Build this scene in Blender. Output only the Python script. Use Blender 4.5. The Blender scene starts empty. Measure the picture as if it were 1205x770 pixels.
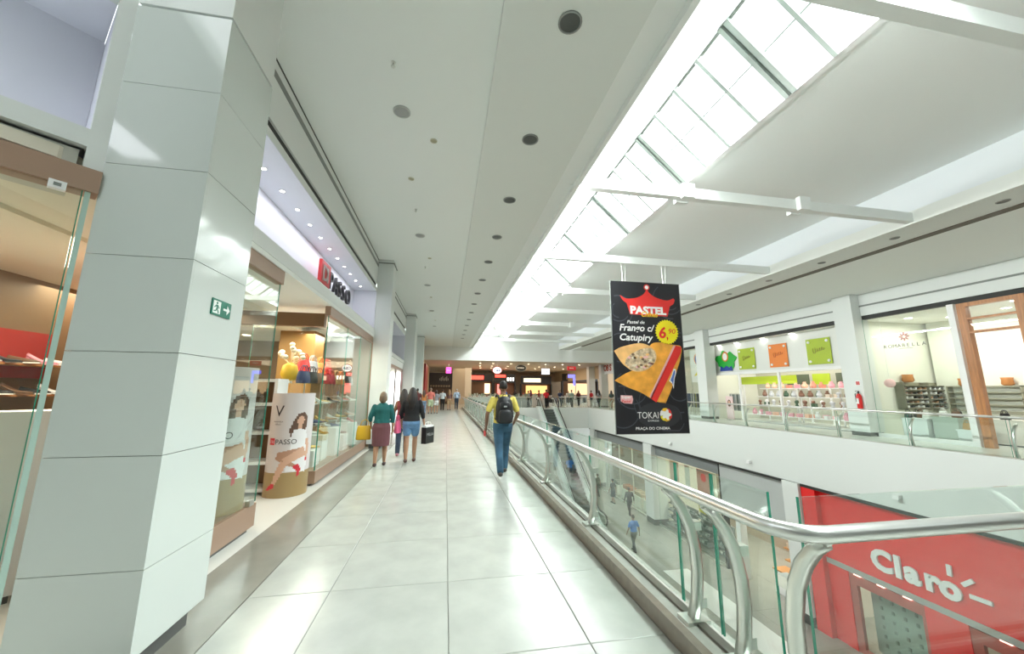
import bpy, bmesh, math, random
from mathutils import Vector, Matrix
random.seed(7)
SC = bpy.context.scene
COL = SC.collection
# ------------------------------------------------------------------ camera
cam_d = bpy.data.cameras.new('camera'); cam = bpy.data.objects.new('camera', cam_d); COL.objects.link(cam)
cam_d.sensor_fit = 'HORIZONTAL'; cam_d.sensor_width = 36.0; cam_d.lens = 36.0*431.3/1205.0
cam_d.clip_start = 0.05; cam_d.clip_end = 400
YAW, PITCH, ROLL = 0.17584, 0.17198, -0.00533
_F = Vector((math.sin(YAW)*math.cos(PITCH), math.cos(YAW)*math.cos(PITCH), math.sin(PITCH)))
_R = Vector((math.cos(YAW), -math.sin(YAW), 0)); _D = _F.cross(_R)
_c, _s = math.cos(ROLL), math.sin(ROLL)
_R2 = _c*_R+_s*_D; _D2 = -_s*_R+_c*_D
m = Matrix((( _R2.x, -_D2.x, -_F.x, 0), (_R2.y, -_D2.y, -_F.y, 0), (_R2.z, -_D2.z, -_F.z, 1.6), (0,0,0,1)))
cam.matrix_world = m
SC.camera = cam
# ------------------------------------------------------------------ sky and exposure
W = bpy.data.worlds.new('overcast sky'); SC.world = W; W.use_nodes = True
_bg = W.node_tree.nodes['Background']; _bg.inputs[0].default_value = (0.93, 0.98, 1.0, 1); _bg.inputs[1].default_value = 3.0
SC.view_settings.view_transform = 'Standard'; SC.view_settings.look = 'None'
SC.view_settings.exposure = 0.92; SC.view_settings.gamma = 1.0
try: SC.view_settings.use_curve_mapping = False
except Exception: pass

def area(name, loc, size, watts, direction=(0,0,-1), color=(1,1,1)):
    d = bpy.data.lights.new(name, 'AREA'); d.shape = 'RECTANGLE'; d.size, d.size_y = size; d.energy = watts; d.color = color
    o = bpy.data.objects.new(name, d); COL.objects.link(o); o.location = loc
    o.rotation_euler = (0, math.atan2(-direction[0], -direction[2]), 0)
    return o
# daylight standing just outside the roof glazing
area('skylight_daylight', (4.75, 14.2, 7.18), (1.3, 34.0), 2100, (0, 0, -1), (0.95, 1.0, 0.97))
# added fill strip on the roof lip, brightening the far side of the void
area('added_fill_strip', (2.335, 14.0, 5.43), (0.10, 37.0), 580, (0.93, 0, -0.30), (0.97, 1.0, 0.975)).data.spread = math.radians(96)
# ------------------------------------------------------------------ materials
MATS = {}
def mat(name, col, rough=0.5, metal=0.0, spec=0.5, noise=0.0, scale=8.0, bump=0.0, emit=None, estr=0.0, rand=0.0, coat=0.0, stretch=None):
    if name in MATS: return MATS[name]
    m = bpy.data.materials.new(name); m.use_nodes = True; nt = m.node_tree; b = nt.nodes['Principled BSDF']
    c = (col[0], col[1], col[2], 1)
    b.inputs['Base Color'].default_value = c; b.inputs['Roughness'].default_value = rough; b.inputs['Metallic'].default_value = metal
    b.inputs['Specular IOR Level'].default_value = spec
    if coat: b.inputs['Coat Weight'].default_value = coat; b.inputs['Coat Roughness'].default_value = 0.08
    src = None
    if noise or bump:
        tc = nt.nodes.new('ShaderNodeTexCoord'); nz = nt.nodes.new('ShaderNodeTexNoise'); nz.inputs['Scale'].default_value = scale; nz.inputs['Detail'].default_value = 6
        if stretch:
            mp = nt.nodes.new('ShaderNodeMapping'); mp.inputs['Scale'].default_value = stretch
            nt.links.new(tc.outputs['Object'], mp.inputs[0]); nt.links.new(mp.outputs[0], nz.inputs['Vector'])
        else: nt.links.new(tc.outputs['Object'], nz.inputs['Vector'])
        if noise:
            mx = nt.nodes.new('ShaderNodeMix'); mx.data_type = 'RGBA'
            mx.inputs[6].default_value = tuple(max(0, x*(1-noise)) for x in col)+(1,); mx.inputs[7].default_value = tuple(min(1, x*(1+noise)) for x in col)+(1,)
            rp = nt.nodes.new('ShaderNodeMapRange'); rp.inputs[1].default_value = 0.3; rp.inputs[2].default_value = 0.7
            nt.links.new(nz.outputs['Fac'], rp.inputs[0]); nt.links.new(rp.outputs[0], mx.inputs[0]); src = mx.outputs[2]
        if bump:
            bp = nt.nodes.new('ShaderNodeBump'); bp.inputs['Strength'].default_value = bump; bp.inputs['Distance'].default_value = 0.01
            nt.links.new(nz.outputs['Fac'], bp.inputs['Height']); nt.links.new(bp.outputs[0], b.inputs['Normal'])
    if rand:
        oi = nt.nodes.new('ShaderNodeObjectInfo'); hs = nt.nodes.new('ShaderNodeHueSaturation'); hs.inputs['Color'].default_value = c
        mr = nt.nodes.new('ShaderNodeMapRange'); mr.inputs[3].default_value = 1-rand; mr.inputs[4].default_value = 1+rand
        nt.links.new(oi.outputs['Random'], mr.inputs[0]); nt.links.new(mr.outputs[0], hs.inputs['Value'])
        if src: nt.links.new(src, hs.inputs['Color'])
        src = hs.outputs[0]
    if src: nt.links.new(src, b.inputs['Base Color'])
    if emit: b.inputs['Emission Color'].default_value = (emit[0], emit[1], emit[2], 1); b.inputs['Emission Strength'].default_value = estr
    MATS[name] = m; return m
def glass(name, tint=(0.93, 0.975, 0.955), refl=1.0, rough=0.01, ior=1.45):
    if name in MATS: return MATS[name]
    m = bpy.data.materials.new(name); m.use_nodes = True; nt = m.node_tree; nt.nodes.clear()
    out = nt.nodes.new('ShaderNodeOutputMaterial'); mx = nt.nodes.new('ShaderNodeMixShader'); t = nt.nodes.new('ShaderNodeBsdfTransparent'); g = nt.nodes.new('ShaderNodeBsdfGlossy')
    f = nt.nodes.new('ShaderNodeFresnel'); f.inputs[0].default_value = ior; mu = nt.nodes.new('ShaderNodeMath'); mu.operation = 'MULTIPLY'; mu.inputs[1].default_value = refl; mu.use_clamp = True
    t.inputs[0].default_value = (*tint, 1); g.inputs['Roughness'].default_value = rough; g.inputs[0].default_value = (0.95, 0.98, 0.97, 1)
    # thin pane: the same Fresnel value on both faces
    ge = nt.nodes.new('ShaderNodeNewGeometry'); vt = nt.nodes.new('ShaderNodeVectorMath'); vt.operation = 'DOT_PRODUCT'
    nt.links.new(ge.outputs['Incoming'], vt.inputs[0]); nt.links.new(ge.outputs['Normal'], vt.inputs[1])
    ab = nt.nodes.new('ShaderNodeMath'); ab.operation = 'ABSOLUTE'; nt.links.new(vt.outputs['Value'], ab.inputs[0])
    s1 = nt.nodes.new('ShaderNodeMath'); s1.operation = 'SUBTRACT'; s1.inputs[0].default_value = 1.0; nt.links.new(ab.outputs[0], s1.inputs[1])
    pw = nt.nodes.new('ShaderNodeMath'); pw.operation = 'POWER'; pw.inputs[1].default_value = 4.0; nt.links.new(s1.outputs[0], pw.inputs[0])
    ma = nt.nodes.new('ShaderNodeMath'); ma.operation = 'MULTIPLY_ADD'; ma.inputs[1].default_value = 0.8; ma.inputs[2].default_value = 0.055
    nt.links.new(pw.outputs[0], ma.inputs[0]); nt.links.new(ma.outputs[0], mu.inputs[0]); nt.nodes.remove(f)
    nt.links.new(mu.outputs[0], mx.inputs[0]); nt.links.new(t.outputs[0], mx.inputs[1]); nt.links.new(g.outputs[0], mx.inputs[2]); nt.links.new(mx.outputs[0], out.inputs[0])
    MATS[name] = m; return m
def emis(name, col, s):
    return mat(name, (min(1,col[0]), min(1,col[1]), min(1,col[2])), 0.5, emit=col, estr=s)
WHITE = (0.80, 0.835, 0.80)
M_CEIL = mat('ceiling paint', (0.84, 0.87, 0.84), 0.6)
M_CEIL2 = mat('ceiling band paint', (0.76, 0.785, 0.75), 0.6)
M_ROOF = mat('roof white paint', (0.86, 0.89, 0.87), 0.6)
M_WALL = mat('white wall paint', (0.74, 0.775, 0.755), 0.5)
M_CLAD = mat('glossy pillar cladding', (0.62, 0.67, 0.64), 0.09, spec=0.5)
M_DARK = mat('dark shadow gap', (0.03, 0.032, 0.03), 0.6)
M_GREYSLOT = mat('grey air slot', (0.22, 0.24, 0.225), 0.5)
M_PLINTH = mat('dark plinth', (0.09, 0.095, 0.09), 0.4)
M_TILE = mat('pale stone tile', (0.44, 0.46, 0.42), 0.2, noise=0.09, scale=3.2, rand=0.02)
M_GROUT = mat('tile joint', (0.30, 0.31, 0.28), 0.7)
M_STRIP = mat('grey brown stone strip', (0.27, 0.265, 0.225), 0.17, noise=0.12, scale=2.0)
M_KERB = mat('brown stone kerb', (0.23, 0.195, 0.155), 0.25, noise=0.1, scale=14)
M_KERBTOP = mat('grey stone kerb top', (0.38, 0.38, 0.34), 0.3, noise=0.1, scale=14)
M_CHROME = mat('brushed steel', (0.74, 0.75, 0.73), 0.3, metal=1.0)
M_STEEL = mat('satin steel post', (0.72, 0.74, 0.70), 0.28, metal=1.0)
M_BRONZE = mat('dark glazing shoe', (0.16, 0.15, 0.13), 0.35, metal=0.6)
M_GLASS = glass('clear railing glass')
M_VITR = glass('shop window glass', (0.93, 0.97, 0.95), 0.85)
M_GEDGE = mat('green glass edge', (0.03, 0.30, 0.20), 0.1, spec=0.8)
M_BROWN = mat('brown metal header', (0.36, 0.235, 0.165), 0.35)
M_SHOPFLOOR = mat('shop floor', (0.74, 0.75, 0.70), 0.25)
M_BRIGHT = mat('bright bulkhead paint', (0.88, 0.90, 0.88), 0.5)
M_CREAM = mat('cream shop ceiling', (0.78, 0.74, 0.62), 0.6)
M_LILAC = mat('sign recess paint', (0.79, 0.80, 0.88), 0.5)
M_LOWFLOOR = mat('lower stone floor', (0.35, 0.36, 0.32), 0.25, noise=0.06, scale=1.5)
M_BLACK = mat('black plastic', (0.015, 0.015, 0.017), 0.4)
M_WHITE = mat('clean white', (0.85, 0.86, 0.85), 0.4)
M_WOOD = mat('warm door wood', (0.46, 0.20, 0.075), 0.35, noise=0.2, scale=3, stretch=(8, 8, 0.6))
M_GREYWALL = mat('grey shop fascia', (0.50, 0.53, 0.52), 0.3)
M_LAMP = emis('lamp glow', (1.0, 0.97, 0.9), 9.0)
M_WARMLAMP = emis('warm lamp glow', (1.0, 0.80, 0.5), 9.0)
# ------------------------------------------------------------------ mesh helpers
class MB:
    def __init__(s): s.v = []; s.f = []; s.m = []
    def add(s, vs, fs, mi=0):
        n = len(s.v); s.v += [tuple(v) for v in vs]; s.f += [tuple(i+n for i in f) for f in fs]; s.m += [mi]*len(fs); return s
    def box(s, x0, y0, z0, x1, y1, z1, mi=0):
        vs = [(x, y, z) for z in (z0, z1) for y in (y0, y1) for x in (x0, x1)]
        return s.add(vs, [(0,2,3,1), (4,5,7,6), (0,1,5,4), (2,6,7,3), (0,4,6,2), (1,3,7,5)], mi)
    def obox(s, o, u, v, w, mi=0):   # corner o, edge vectors
        o, u, v, w = map(Vector, (o, u, v, w))
        vs = [o, o+u, o+v, o+u+v, o+w, o+u+w, o+v+w, o+u+v+w]
        return s.add(vs, [(0,2,3,1), (4,5,7,6), (0,1,5,4), (2,6,7,3), (0,4,6,2), (1,3,7,5)], mi)
    def quad(s, a, b, c, d, mi=0): return s.add([a, b, c, d], [(0,1,2,3)], mi)
    def rings(s, rs, cap=True, mi=0, closed=True):
        n = len(rs[0]); vs = [p for r in rs for p in r]; fs = []
        for k in range(len(rs)-1):
            for i in range(n if closed else n-1):
                j = (i+1) % n; fs.append((k*n+i, k*n+j, (k+1)*n+j, (k+1)*n+i))
        if cap: fs.append(tuple(range(n-1, -1, -1))); fs.append(tuple(range((len(rs)-1)*n, len(rs)*n)))
        return s.add(vs, fs, mi)
    def tube(s, path, r, seg=10, mi=0, cap=True, flat=1.0):
        path = [Vector(p) for p in path]; rr = r if isinstance(r, (list, tuple)) else [r]*len(path); rs = []; prev = None
        for i, p in enumerate(path):
            t = (path[min(i+1, len(path)-1)]-path[max(i-1, 0)]).normalized()
            if prev is None:
                a = Vector((0,0,1)) if abs(t.z) < 0.9 else Vector((0,1,0)); u = t.cross(a).normalized()
            else:
                u = (prev-t*prev.dot(t)).normalized()
            prev = u; w = t.cross(u)
            rs.append([p+u*(rr[i]*math.cos(2*math.pi*k/seg))+w*(rr[i]*flat*math.sin(2*math.pi*k/seg)) for k in range(seg)])
        return s.rings(rs, cap, mi)
    def lathe(s, c, prof, seg=20, mi=0, cap=True, sx=1, sy=1):
        rs = [[(c[0]+r*sx*math.cos(2*math.pi*k/seg), c[1]+r*sy*math.sin(2*math.pi*k/seg), c[2]+z) for k in range(seg)] for r, z in prof]
        return s.rings(rs, cap, mi)
    def ell(s, c, r, seg=14, rings=9, mi=0):
        rs = []
        for i in range(rings):
            a = -math.pi/2+math.pi*(i+0.5)/rings; k = math.cos(a)
            rs.append([(c[0]+r[0]*k*math.cos(2*math.pi*j/seg), c[1]+r[1]*k*math.sin(2*math.pi*j/seg), c[2]+r[2]*math.sin(a)) for j in range(seg)])
        return s.rings(rs, True, mi)
    def prism(s, poly, o, u, v, w, mi=0):   # polygon in (u,v) plane at o, extruded by vector w
        o, u, v, w = map(Vector, (o, u, v, w)); n = len(poly)
        a = [o+u*x+v*y for x, y in poly]; b = [p+w for p in a]
        return s.add(a+b, [tuple(range(n-1, -1, -1)), tuple(range(n, 2*n))]+[(i, (i+1) % n, n+(i+1) % n, n+i) for i in range(n)], mi)
    def mesh(s, name, mats, smooth=False):
        me = bpy.data.meshes.new(name); me.from_pydata(s.v, [], s.f)
        for q in (mats if isinstance(mats, (list, tuple)) else [mats]): me.materials.append(q)
        if len(me.materials) > 1: me.polygons.foreach_set('material_index', s.m)
        if smooth: me.polygons.foreach_set('use_smooth', [True]*len(s.f))
        bm = bmesh.new(); bm.from_mesh(me); bmesh.ops.recalc_face_normals(bm, faces=bm.faces); bm.to_mesh(me); bm.free()
        me.update(); return me
    def build(s, name, mats, parent=None, smooth=False):
        return link(name, s.mesh(name, mats, smooth), parent)
def link(name, me, parent=None, loc=None):
    o = bpy.data.objects.new(name, me); COL.objects.link(o)
    if loc is not None: o.location = loc
    if parent is not None: o.parent = parent; 
    return o
def tag(o, label, cat, group=None):
    o['label'] = label; o['category'] = cat
    if group: o['group'] = group
    return o
def thing(name, label, cat, loc=(0,0,0), rz=0.0, group=None):
    o = bpy.data.objects.new(name, None); COL.objects.link(o); o.location = loc; o.rotation_euler = (0, 0, rz); o.empty_display_size = 0.1
    return tag(o, label, cat, group)
def struct(name, mb, mats, parent=None, smooth=False):
    o = mb.build(name, mats, parent, smooth)
    if parent is None: o['kind'] = 'structure'
    return o
def sempty(name):
    o = bpy.data.objects.new(name, None); COL.objects.link(o); o['kind'] = 'structure'; return o
def copy_tree(o, parent=None):
    c = o.copy(); COL.objects.link(c)
    if parent is not None: c.parent = parent
    for ch in list(o.children): copy_tree(ch, c)
    return c
def retag(o, label, group=None):
    o['label'] = label
    if group: o['group'] = group
    return o
ORD = ['first','second','third','fourth','fifth','sixth','seventh','eighth','ninth','tenth','eleventh','twelfth','thirteenth','fourteenth','fifteenth','sixteenth','seventeenth','eighteenth','nineteenth','twentieth','twenty-first','twenty-second','twenty-third','twenty-fourth','twenty-fifth','twenty-sixth','twenty-seventh','twenty-eighth']
def text_mesh(body, size, depth=0.0, bold=0.0, shear=0.0, align='LEFT', space=1.0, res=3):
    cu = bpy.data.curves.new('lettering', 'FONT'); cu.body = body; cu.size = size; cu.extrude = depth; cu.offset = bold; cu.shear = shear
    cu.align_x = align; cu.space_character = space; cu.resolution_u = res
    o = bpy.data.objects.new('lettering', cu); COL.objects.link(o)
    dg = bpy.context.evaluated_depsgraph_get(); dg.update(); me = bpy.data.meshes.new_from_object(o.evaluated_get(dg))
    bpy.data.objects.remove(o); bpy.data.curves.remove(cu); me.materials.clear(); return me
def text(name, body, size, mtl, M, parent=None, **k):
    me = text_mesh(body, size, **k); me.materials.append(mtl)
    if parent is not None and parent.type == 'EMPTY' or parent is not None:
        o = link(name, me, parent); o.matrix_local = M
    else: o = link(name, me); o.matrix_world = M
    return o
def frame(o, u, v):     # matrix with local x = u, local y = v
    u, v = Vector(u).normalized(), Vector(v).normalized(); w = u.cross(v)
    return Matrix(((u.x, v.x, w.x, o[0]), (u.y, v.y, w.y, o[1]), (u.z, v.z, w.z, o[2]), (0,0,0,1)))
# ================================================================== SETTING
# walkway floor: joint-coloured slab with real tiles on it
VOID_X0, VOID_X1, VOID_Y0, VOID_Y1, LOW = 1.80, 13.7, 1.78, 34.5, -6.9
fl = struct('floor', MB().box(-1.46, -4, -0.3, 1.52, 34.6, -0.012), M_GROUT)
xs = [-1.46, -0.86, 0.075, 0.975, 1.5]; TILE_ME = {}
for k in range(-5, 19):
    for i in range(4):
        x0, x1 = xs[i]+0.002, xs[i+1]-0.002
        if i not in TILE_ME:
            a, b, g = (x1-x0)/2, 0.4665, 0.004
            mb = MB(); mb.rings([[(sx*p, sy*q, z) for sx, sy in ((-1,-1),(1,-1),(1,1),(-1,1))] for p, q, z in ((a, b, -0.012), (a, b, -0.003), (a-g, b-g, 0.0))], True)
            TILE_ME[i] = mb.mesh('tile', M_TILE)
        link('tile', TILE_ME[i], fl, ((x0+x1)/2, 2.54+0.937*(k+0.5), 0))
struct('tile_field', MB().box(-1.458, 2.54+0.937*19+0.002, -0.012, 1.5, 34.5, 0.0), M_TILE, fl)
struct('trim', MB().box(-1.99, -4, -0.3, -1.463, 62, 0.001), M_STRIP)
struct('floor', MB().box(-12, -6, -0.3, -1.99, 62, -0.001), M_SHOPFLOOR)
struct('floor', MB().box(-1.46, 34.6, -0.3, 30, 62, 0.0), M_TILE)                  # food court
struct('floor', MB().box(1.52, -8, -0.3, 30, 1.40, 0.0), M_TILE)                   # behind the void's near end
struct('floor', MB().box(VOID_X1+0.12, 1.40, -0.3, 30, 34.6, 0.0), M_SHOPFLOOR)         # far gallery
lf = struct('floor', MB().box(-8, -12, LOW-0.2, 30, 62, LOW-0.01), M_GROUT)
mb = MB().box(-1.196, -1.196, -0.01, 1.196, 1.196, 0); tm = mb.mesh('tile', M_LOWFLOOR)
for i in range(6):
    for k in range(14): link('tile', tm, lf, (1.6+2.4*(i+0.5)-1.2, 7+2.4*(k+0.5), LOW))
struct('tile_field', MB().box(14.802, -12, LOW-0.01, 30, 62, LOW).box(-8, -12, LOW-0.01, 0.398, 62, LOW).box(0.4, 40.6, LOW-0.01, 14.8, 62, LOW).box(0.4, -12, LOW-0.01, 14.8, 7, LOW), M_LOWFLOOR, lf)
struct('white_floor_panel', MB().box(10.6, 9.0, LOW, 11.9, 17.78, LOW+0.006), mat('white floor panel', (0.88, 0.9, 0.87), 0.2), lf)  # thin white panel on the lower floor
# slab edges round the void
struct('wall_void_right', MB().box(VOID_X1, VOID_Y0-0.4, -1.9, VOID_X1+0.12, 34.62, 0.02), M_WALL)
struct('wall_void_far', MB().box(1.6, 34.5, -1.9, VOID_X1, 34.62, 0.02).box(1.6, 34.62, -1.9, VOID_X1, 34.75, -0.3), M_BRIGHT)
struct('wall_void_near', MB().box(1.52, 1.41, -1.9, VOID_X1, 1.45, -0.01).box(1.52, -4, -1.9, 1.62, 1.41, -0.301), M_WALL)
struct('wall_void_left', MB().box(1.70, 1.46, -1.9, VOID_X0, 34.5, 0.06), M_WALL)
struct('ceiling', MB().box(VOID_X1+0.12, -8, -1.9, 30, 62, -1.8).box(-8, 34.75, -1.9, VOID_X1+0.1, 62, -1.8).box(-8, -8, -1.9, 1.69, 34.5, -1.8), M_CEIL)
# kerb: brown face, grey top, dark glazing shoe
kb = struct('trim', MB().box(1.50, 1.44, 0.0, 1.56, 34.5, 0.12).box(1.50, 1.38, 0.0, VOID_X1, 1.44, 0.12), M_KERB)
struct('kerb_top', MB().box(1.56, 1.50, 0.0, 1.64, 34.5, 0.118).box(1.56, 1.44, 0.0, VOID_X1, 1.50, 0.118), M_KERBTOP, kb)
struct('glazing_shoe', MB().box(1.64, 1.56, 0.0, 1.70, 34.5, 0.135).box(1.64, 1.50, 0.0, VOID_X1, 1.56, 0.135), M_BRONZE, kb)
struct('kerb_trim', MB().box(1.70, 1.56, 0.06, 1.80, 34.5, 0.10), M_KERBTOP, kb)
# unseen rear wall added to block sky light; lower ends close too
struct('sky_block_rear', MB().box(-12, -6.2, LOW, 30, -6, 7.6), mat('grey sky block', (0.30, 0.31, 0.30), 0.6))
struct('wall_far', MB().box(-8, 44.8, LOW, 30, 45, -1.9), M_WALL)
struct('wall_left', MB().box(-8.2, -6, LOW, -8, 45, -1.9), M_WALL)
struct('wall_left', MB().box(-12.2, -6, 0, -12, 62, 5.5), M_WALL)
struct('ceiling', MB().box(-12, -6, 5.45, -2.14, -3, 5.65).box(-2.13, -6, 5.45, 1.91, -3.0, 5.65).box(1.91, -6, 6.4, 10.35, -3.0, 6.6), M_CEIL)
struct('ceiling', MB().box(-12, -3, 5.45, -2.83, 2.5, 5.65), M_CEIL)
# ceilings
ZC = 5.45
cl = struct('ceiling', MB().box(-2.13, -3, ZC, 0.435, 33.2, ZC+0.2), M_CEIL)
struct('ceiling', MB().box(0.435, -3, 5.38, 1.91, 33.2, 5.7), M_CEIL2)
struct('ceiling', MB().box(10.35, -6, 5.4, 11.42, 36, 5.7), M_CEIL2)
struct('ceiling', MB().box(11.56, -6, 5.4, 16.3, 36, 5.7), M_CEIL)
struct('trim', MB().box(11.36, -6, 5.385, 11.60, 30, 5.6), mat('dark brown slot', (0.12, 0.10, 0.075), 0.6))
struct('ceiling', MB().box(-12, 33.2, 4.28, 30, 62, 4.6), mat('food court ceiling', (0.62, 0.52, 0.40), 0.6))
# far bulkhead across the end of the roof opening
struct('wall_bulkhead_far', MB().box(-2.13, 33.0, 4.25, 16.3, 33.2, 6.6), M_BRIGHT)
# roof coffer : splayed left side, skylight, gently pitched right side, upstand
YN, YF = -3.0, 33.0
rf = MB()
def slab2(p, q, y0, y1, t=0.12, mb=rf):
    dx, dz = q[0]-p[0], q[1]-p[1]; L = math.hypot(dx, dz); n = (-dz/L*t, dx/L*t)
    mb.prism([p, q, (q[0]+n[0], q[1]+n[1]), (p[0]+n[0], p[1]+n[1])], (0, y0, 0), (1,0,0), (0,0,1), (0, y1-y0, 0))
S0, S1, S2, S3, S4 = (1.91, 5.38), (2.27, 5.47), (4.0, 7.15), (5.08, 6.13), (10.35, 6.40)
SKY0, SKY1 = -2.96, 31.5
slab2(S0, S1, YN, YF); slab2((S1[0],S1[1]), S2, YN, YF); slab2(S3, S4, YN, YF)
slab2(S2, S3, SKY1, YF); slab2(S2, S3, YN, SKY0)
struct('ceiling', rf, M_ROOF)
struct('trim', MB().box(2.25, YN, 5.37, 2.325, YF, 5.49), M_ROOF)  # added trough that carries the fill strip
struct('wall_upstand_right', MB().box(10.35, YN, 5.7, 10.47, YF, 6.4), mat('cool white upstand', (0.76, 0.80, 0.83), 0.6))
struct('trim', MB().prism([(S3[0]-0.02, S3[1]-0.02), (S3[0]+0.1, S3[1]-0.015), (S3[0]+0.1, S3[1]+0.03), (S3[0], S3[1]+0.06)], (0, SKY0, 0), (1,0,0), (0,0,1), (0, SKY1-SKY0, 0)), M_WHITE)
# skylight
win = sempty('window_1')
ud = Vector((S3[0]-S2[0], 0, S3[1]-S2[1])); un = Vector((ud.z, 0, -ud.x)).normalized()
if un.z > 0: un = -un                                                             # faces down into the mall
M_BAR = mat('glazing bar paint', (0.36, 0.40, 0.375), 0.5); M_SKYGL = glass('skylight glass', (0.99, 1.0, 1.0), 0.5)
step = 0.637; nbar = 0
pane_me = bar_me = dbl_me = None
def skp(t, y, d=0.0): 
    p = Vector((S2[0], y, S2[1]))+ud*t+un*d; return p
y = SKY0+0.02; k = 0
pane_mb = MB().obox((0,0,0), ud*0.47, (0, step-0.06, 0), un*0.008); pane_me = pane_mb.mesh('pane', M_SKYGL)
bar_me = MB().obox(Vector((0,-0.03,0))-un*0.02, ud, (0,0.06,0), un*0.09).mesh('glazing_bar', M_BAR)
dbl_me = MB().obox(Vector((0,-0.10,0))-un*0.02, ud, (0,0.08,0), un*0.13).obox(Vector((0,0.03,0))-un*0.02, ud, (0,0.07,0), un*0.13).obox(Vector((0,-0.02,0))-un*0.02, ud, (0,0.05,0), un*0.06).mesh('glazing_bar', M_BAR)
while y < SKY1-0.2:
    double = (round((y-4.06)/step) % 4 == 0)
    yy = 4.06+round((y-4.06)/step)*step
    link('glazing_bar', dbl_me if double else bar_me, win, (S2[0], yy, S2[1]))
    for t in (0.015, 0.515):
        p = skp(t, yy+0.03); link('pane', pane_me, win, p)
    y += step
MB().obox(skp(0.49, SKY0), ud*0.02, (0, SKY1-SKY0, 0), un*0.035).build('purlin', M_BAR, win)
MB().obox(skp(-0.02, SKY0, -0.03), ud*0.035, (0, SKY1-SKY0, 0), un*0.06).build('head_rail', M_BAR, win)
vent = MB()
yy = SKY0
while yy < SKY1-0.6:
    vent.obox(skp(0.005, yy+0.08, 0.03), ud*0.03, (0, step-0.16, 0), un*0.012); yy += step
vo = vent.build('vent_slot', M_GREYSLOT, win); vo['kind'] = 'stuff'
# roof tie beams with clamp blocks
for i, by in enumerate((2.42, 6.15, 9.95, 13.6, 17.3, 20.9, 24.6, 28.3)):
    bo = struct('beam', MB().box(1.86, by-0.07, 5.44, 10.40, by+0.07, 5.66), M_ROOF)
    if i in (1, 3, 5):
        for bx in (4.62, 7.35):
            MB().box(bx-0.13, by-0.17, 5.40, bx+0.13, by-0.072, 5.69).build('clamp_block', M_ROOF, bo)
            MB().box(bx-0.13, by+0.072, 5.40, bx+0.13, by+0.17, 5.69).build('clamp_block', M_ROOF, bo)
# ------------------------------------------------------------------ left pillars
def pillar(y0, ztop, panels, x0=-2.235, x1=-1.64, dy=0.64, first=False):
    o = struct('pillar', MB().box(x0+0.06, y0+0.06, 0, x1-0.06, y0+dy-0.06, 0.13), M_PLINTH)
    MB().box(x0+0.02, y0+0.02, 0.13, x1-0.02, y0+dy-0.02, ztop).build('core', M_WALL, o)
    if panels:
        z = 0.13; zs = [0.13, 0.59, 1.21, 1.82, 2.43, 3.05, 3.66, 4.28]
        for a, b in zip(zs[:-1], zs[1:]):
            g = 0.004
            MB().box(x0, y0, a+g/2, x1, y0+0.019, b-g/2).build('panel', M_CLAD, o)
            MB().box(x1-0.019, y0+0.0195, a+g/2, x1, y0+dy, b-g/2).build('panel', M_CLAD, o)
        MB().box(x0, y0, 4.30, x1, y0+dy, ztop).build('panel', M_WALL, o)
    else:
        MB().box(x0, y0, 0.13, x1, y0+dy, ztop).build('panel', M_WALL, o)
        MB().box(x0-0.02, y0-0.015, ztop-0.12, x1+0.025, y0+dy, ztop-0.09).build('cap_reveal', M_GREYSLOT, o)
    return o
pillar(2.6, ZC, True); pillar(11.0, ZC, False, -2.1, -1.66); pillar(19.0, ZC, False, -2.1, -1.62); pillar(26.5, ZC, False, -2.1, -1.62)
# left bulkheads with sign recess
def bulkhead(y0, y1, zsill=3.16, recess=True, zr0=3.34, zr1=4.46):
    X, B = -2.1, -2.72
    o = struct('wall_left', MB().box(B-0.1, y0, zr1, X, y1, 4.57).box(B-0.1, y0, 4.68, X, y1, 5.21).box(B-0.1, y0, 5.21, X-0.03, y1, 5.30).box(B-0.1, y0, 5.30, X, y1, 5.42).box(B-0.1, y0, 5.42, X-0.03, y1, ZC), M_WALL)
    MB().box(X-0.06, y0, 4.57, X-0.03, y1, 4.68).build('shadow_gap', M_DARK, o)
    MB().box(X-0.06, y0, 4.57, B, y1, 4.68).build('infill', M_WALL, o)
    MB().box(X-0.029, y0, 5.21, X+0.004, y1, 5.30).build('air_slot', M_GREYSLOT, o)
    MB().box(X-0.029, y0, 5.42, X+0.004, y1, ZC-0.002).build('air_slot', M_DARK, o)
    MB().box(B-0.1, y0, zsill, B, y1, zr1).build('recess_back', M_LILAC, o)
    MB().box(B, y0, zsill, X+0.02, y1, zr0).build('sill', M_WALL, o)
    MB().box(B, y0, zr1-0.01, X-0.001, y1, zr1-0.001).build('recess_soffit', M_LILAC, o)
    MB().box(B, y1-0.05, zr0, X-0.001, y1-0.001, zr1-0.012).build('recess_end', M_LILAC, o)
    MB().box(B, y0-0.05, zsill, X-0.14, y0+0.03, zr1).build('recess_end', M_WALL, o)
    return o
b1 = bulkhead(3.24, 11.0); b2 = bulkhead(11.64, 19.0, 2.9, True, 3.05, 4.3)
struct('wall_left', MB().box(-2.3, 19.64, 0, -2.1, 26.5, ZC), M_WALL)
struct('trim', MB().box(-2.10, 21.5, 0, -2.08, 22.0, 4.3), M_GREYSLOT)
struct('trim', MB().box(-2.10, 24.0, 0, -2.085, 24.35, 4.2), M_DARK)
struct('wall_left', MB().box(-2.3, 27.14, 0, -2.0, 33.0, ZC), mat('ochre wall', (0.50, 0.27, 0.08), 0.5))
struct('wall_left', MB().box(-2.4, 33.2, 0, -2.0, 46, 4.28), mat('beige hall wall', (0.60, 0.47, 0.31), 0.5))
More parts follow.
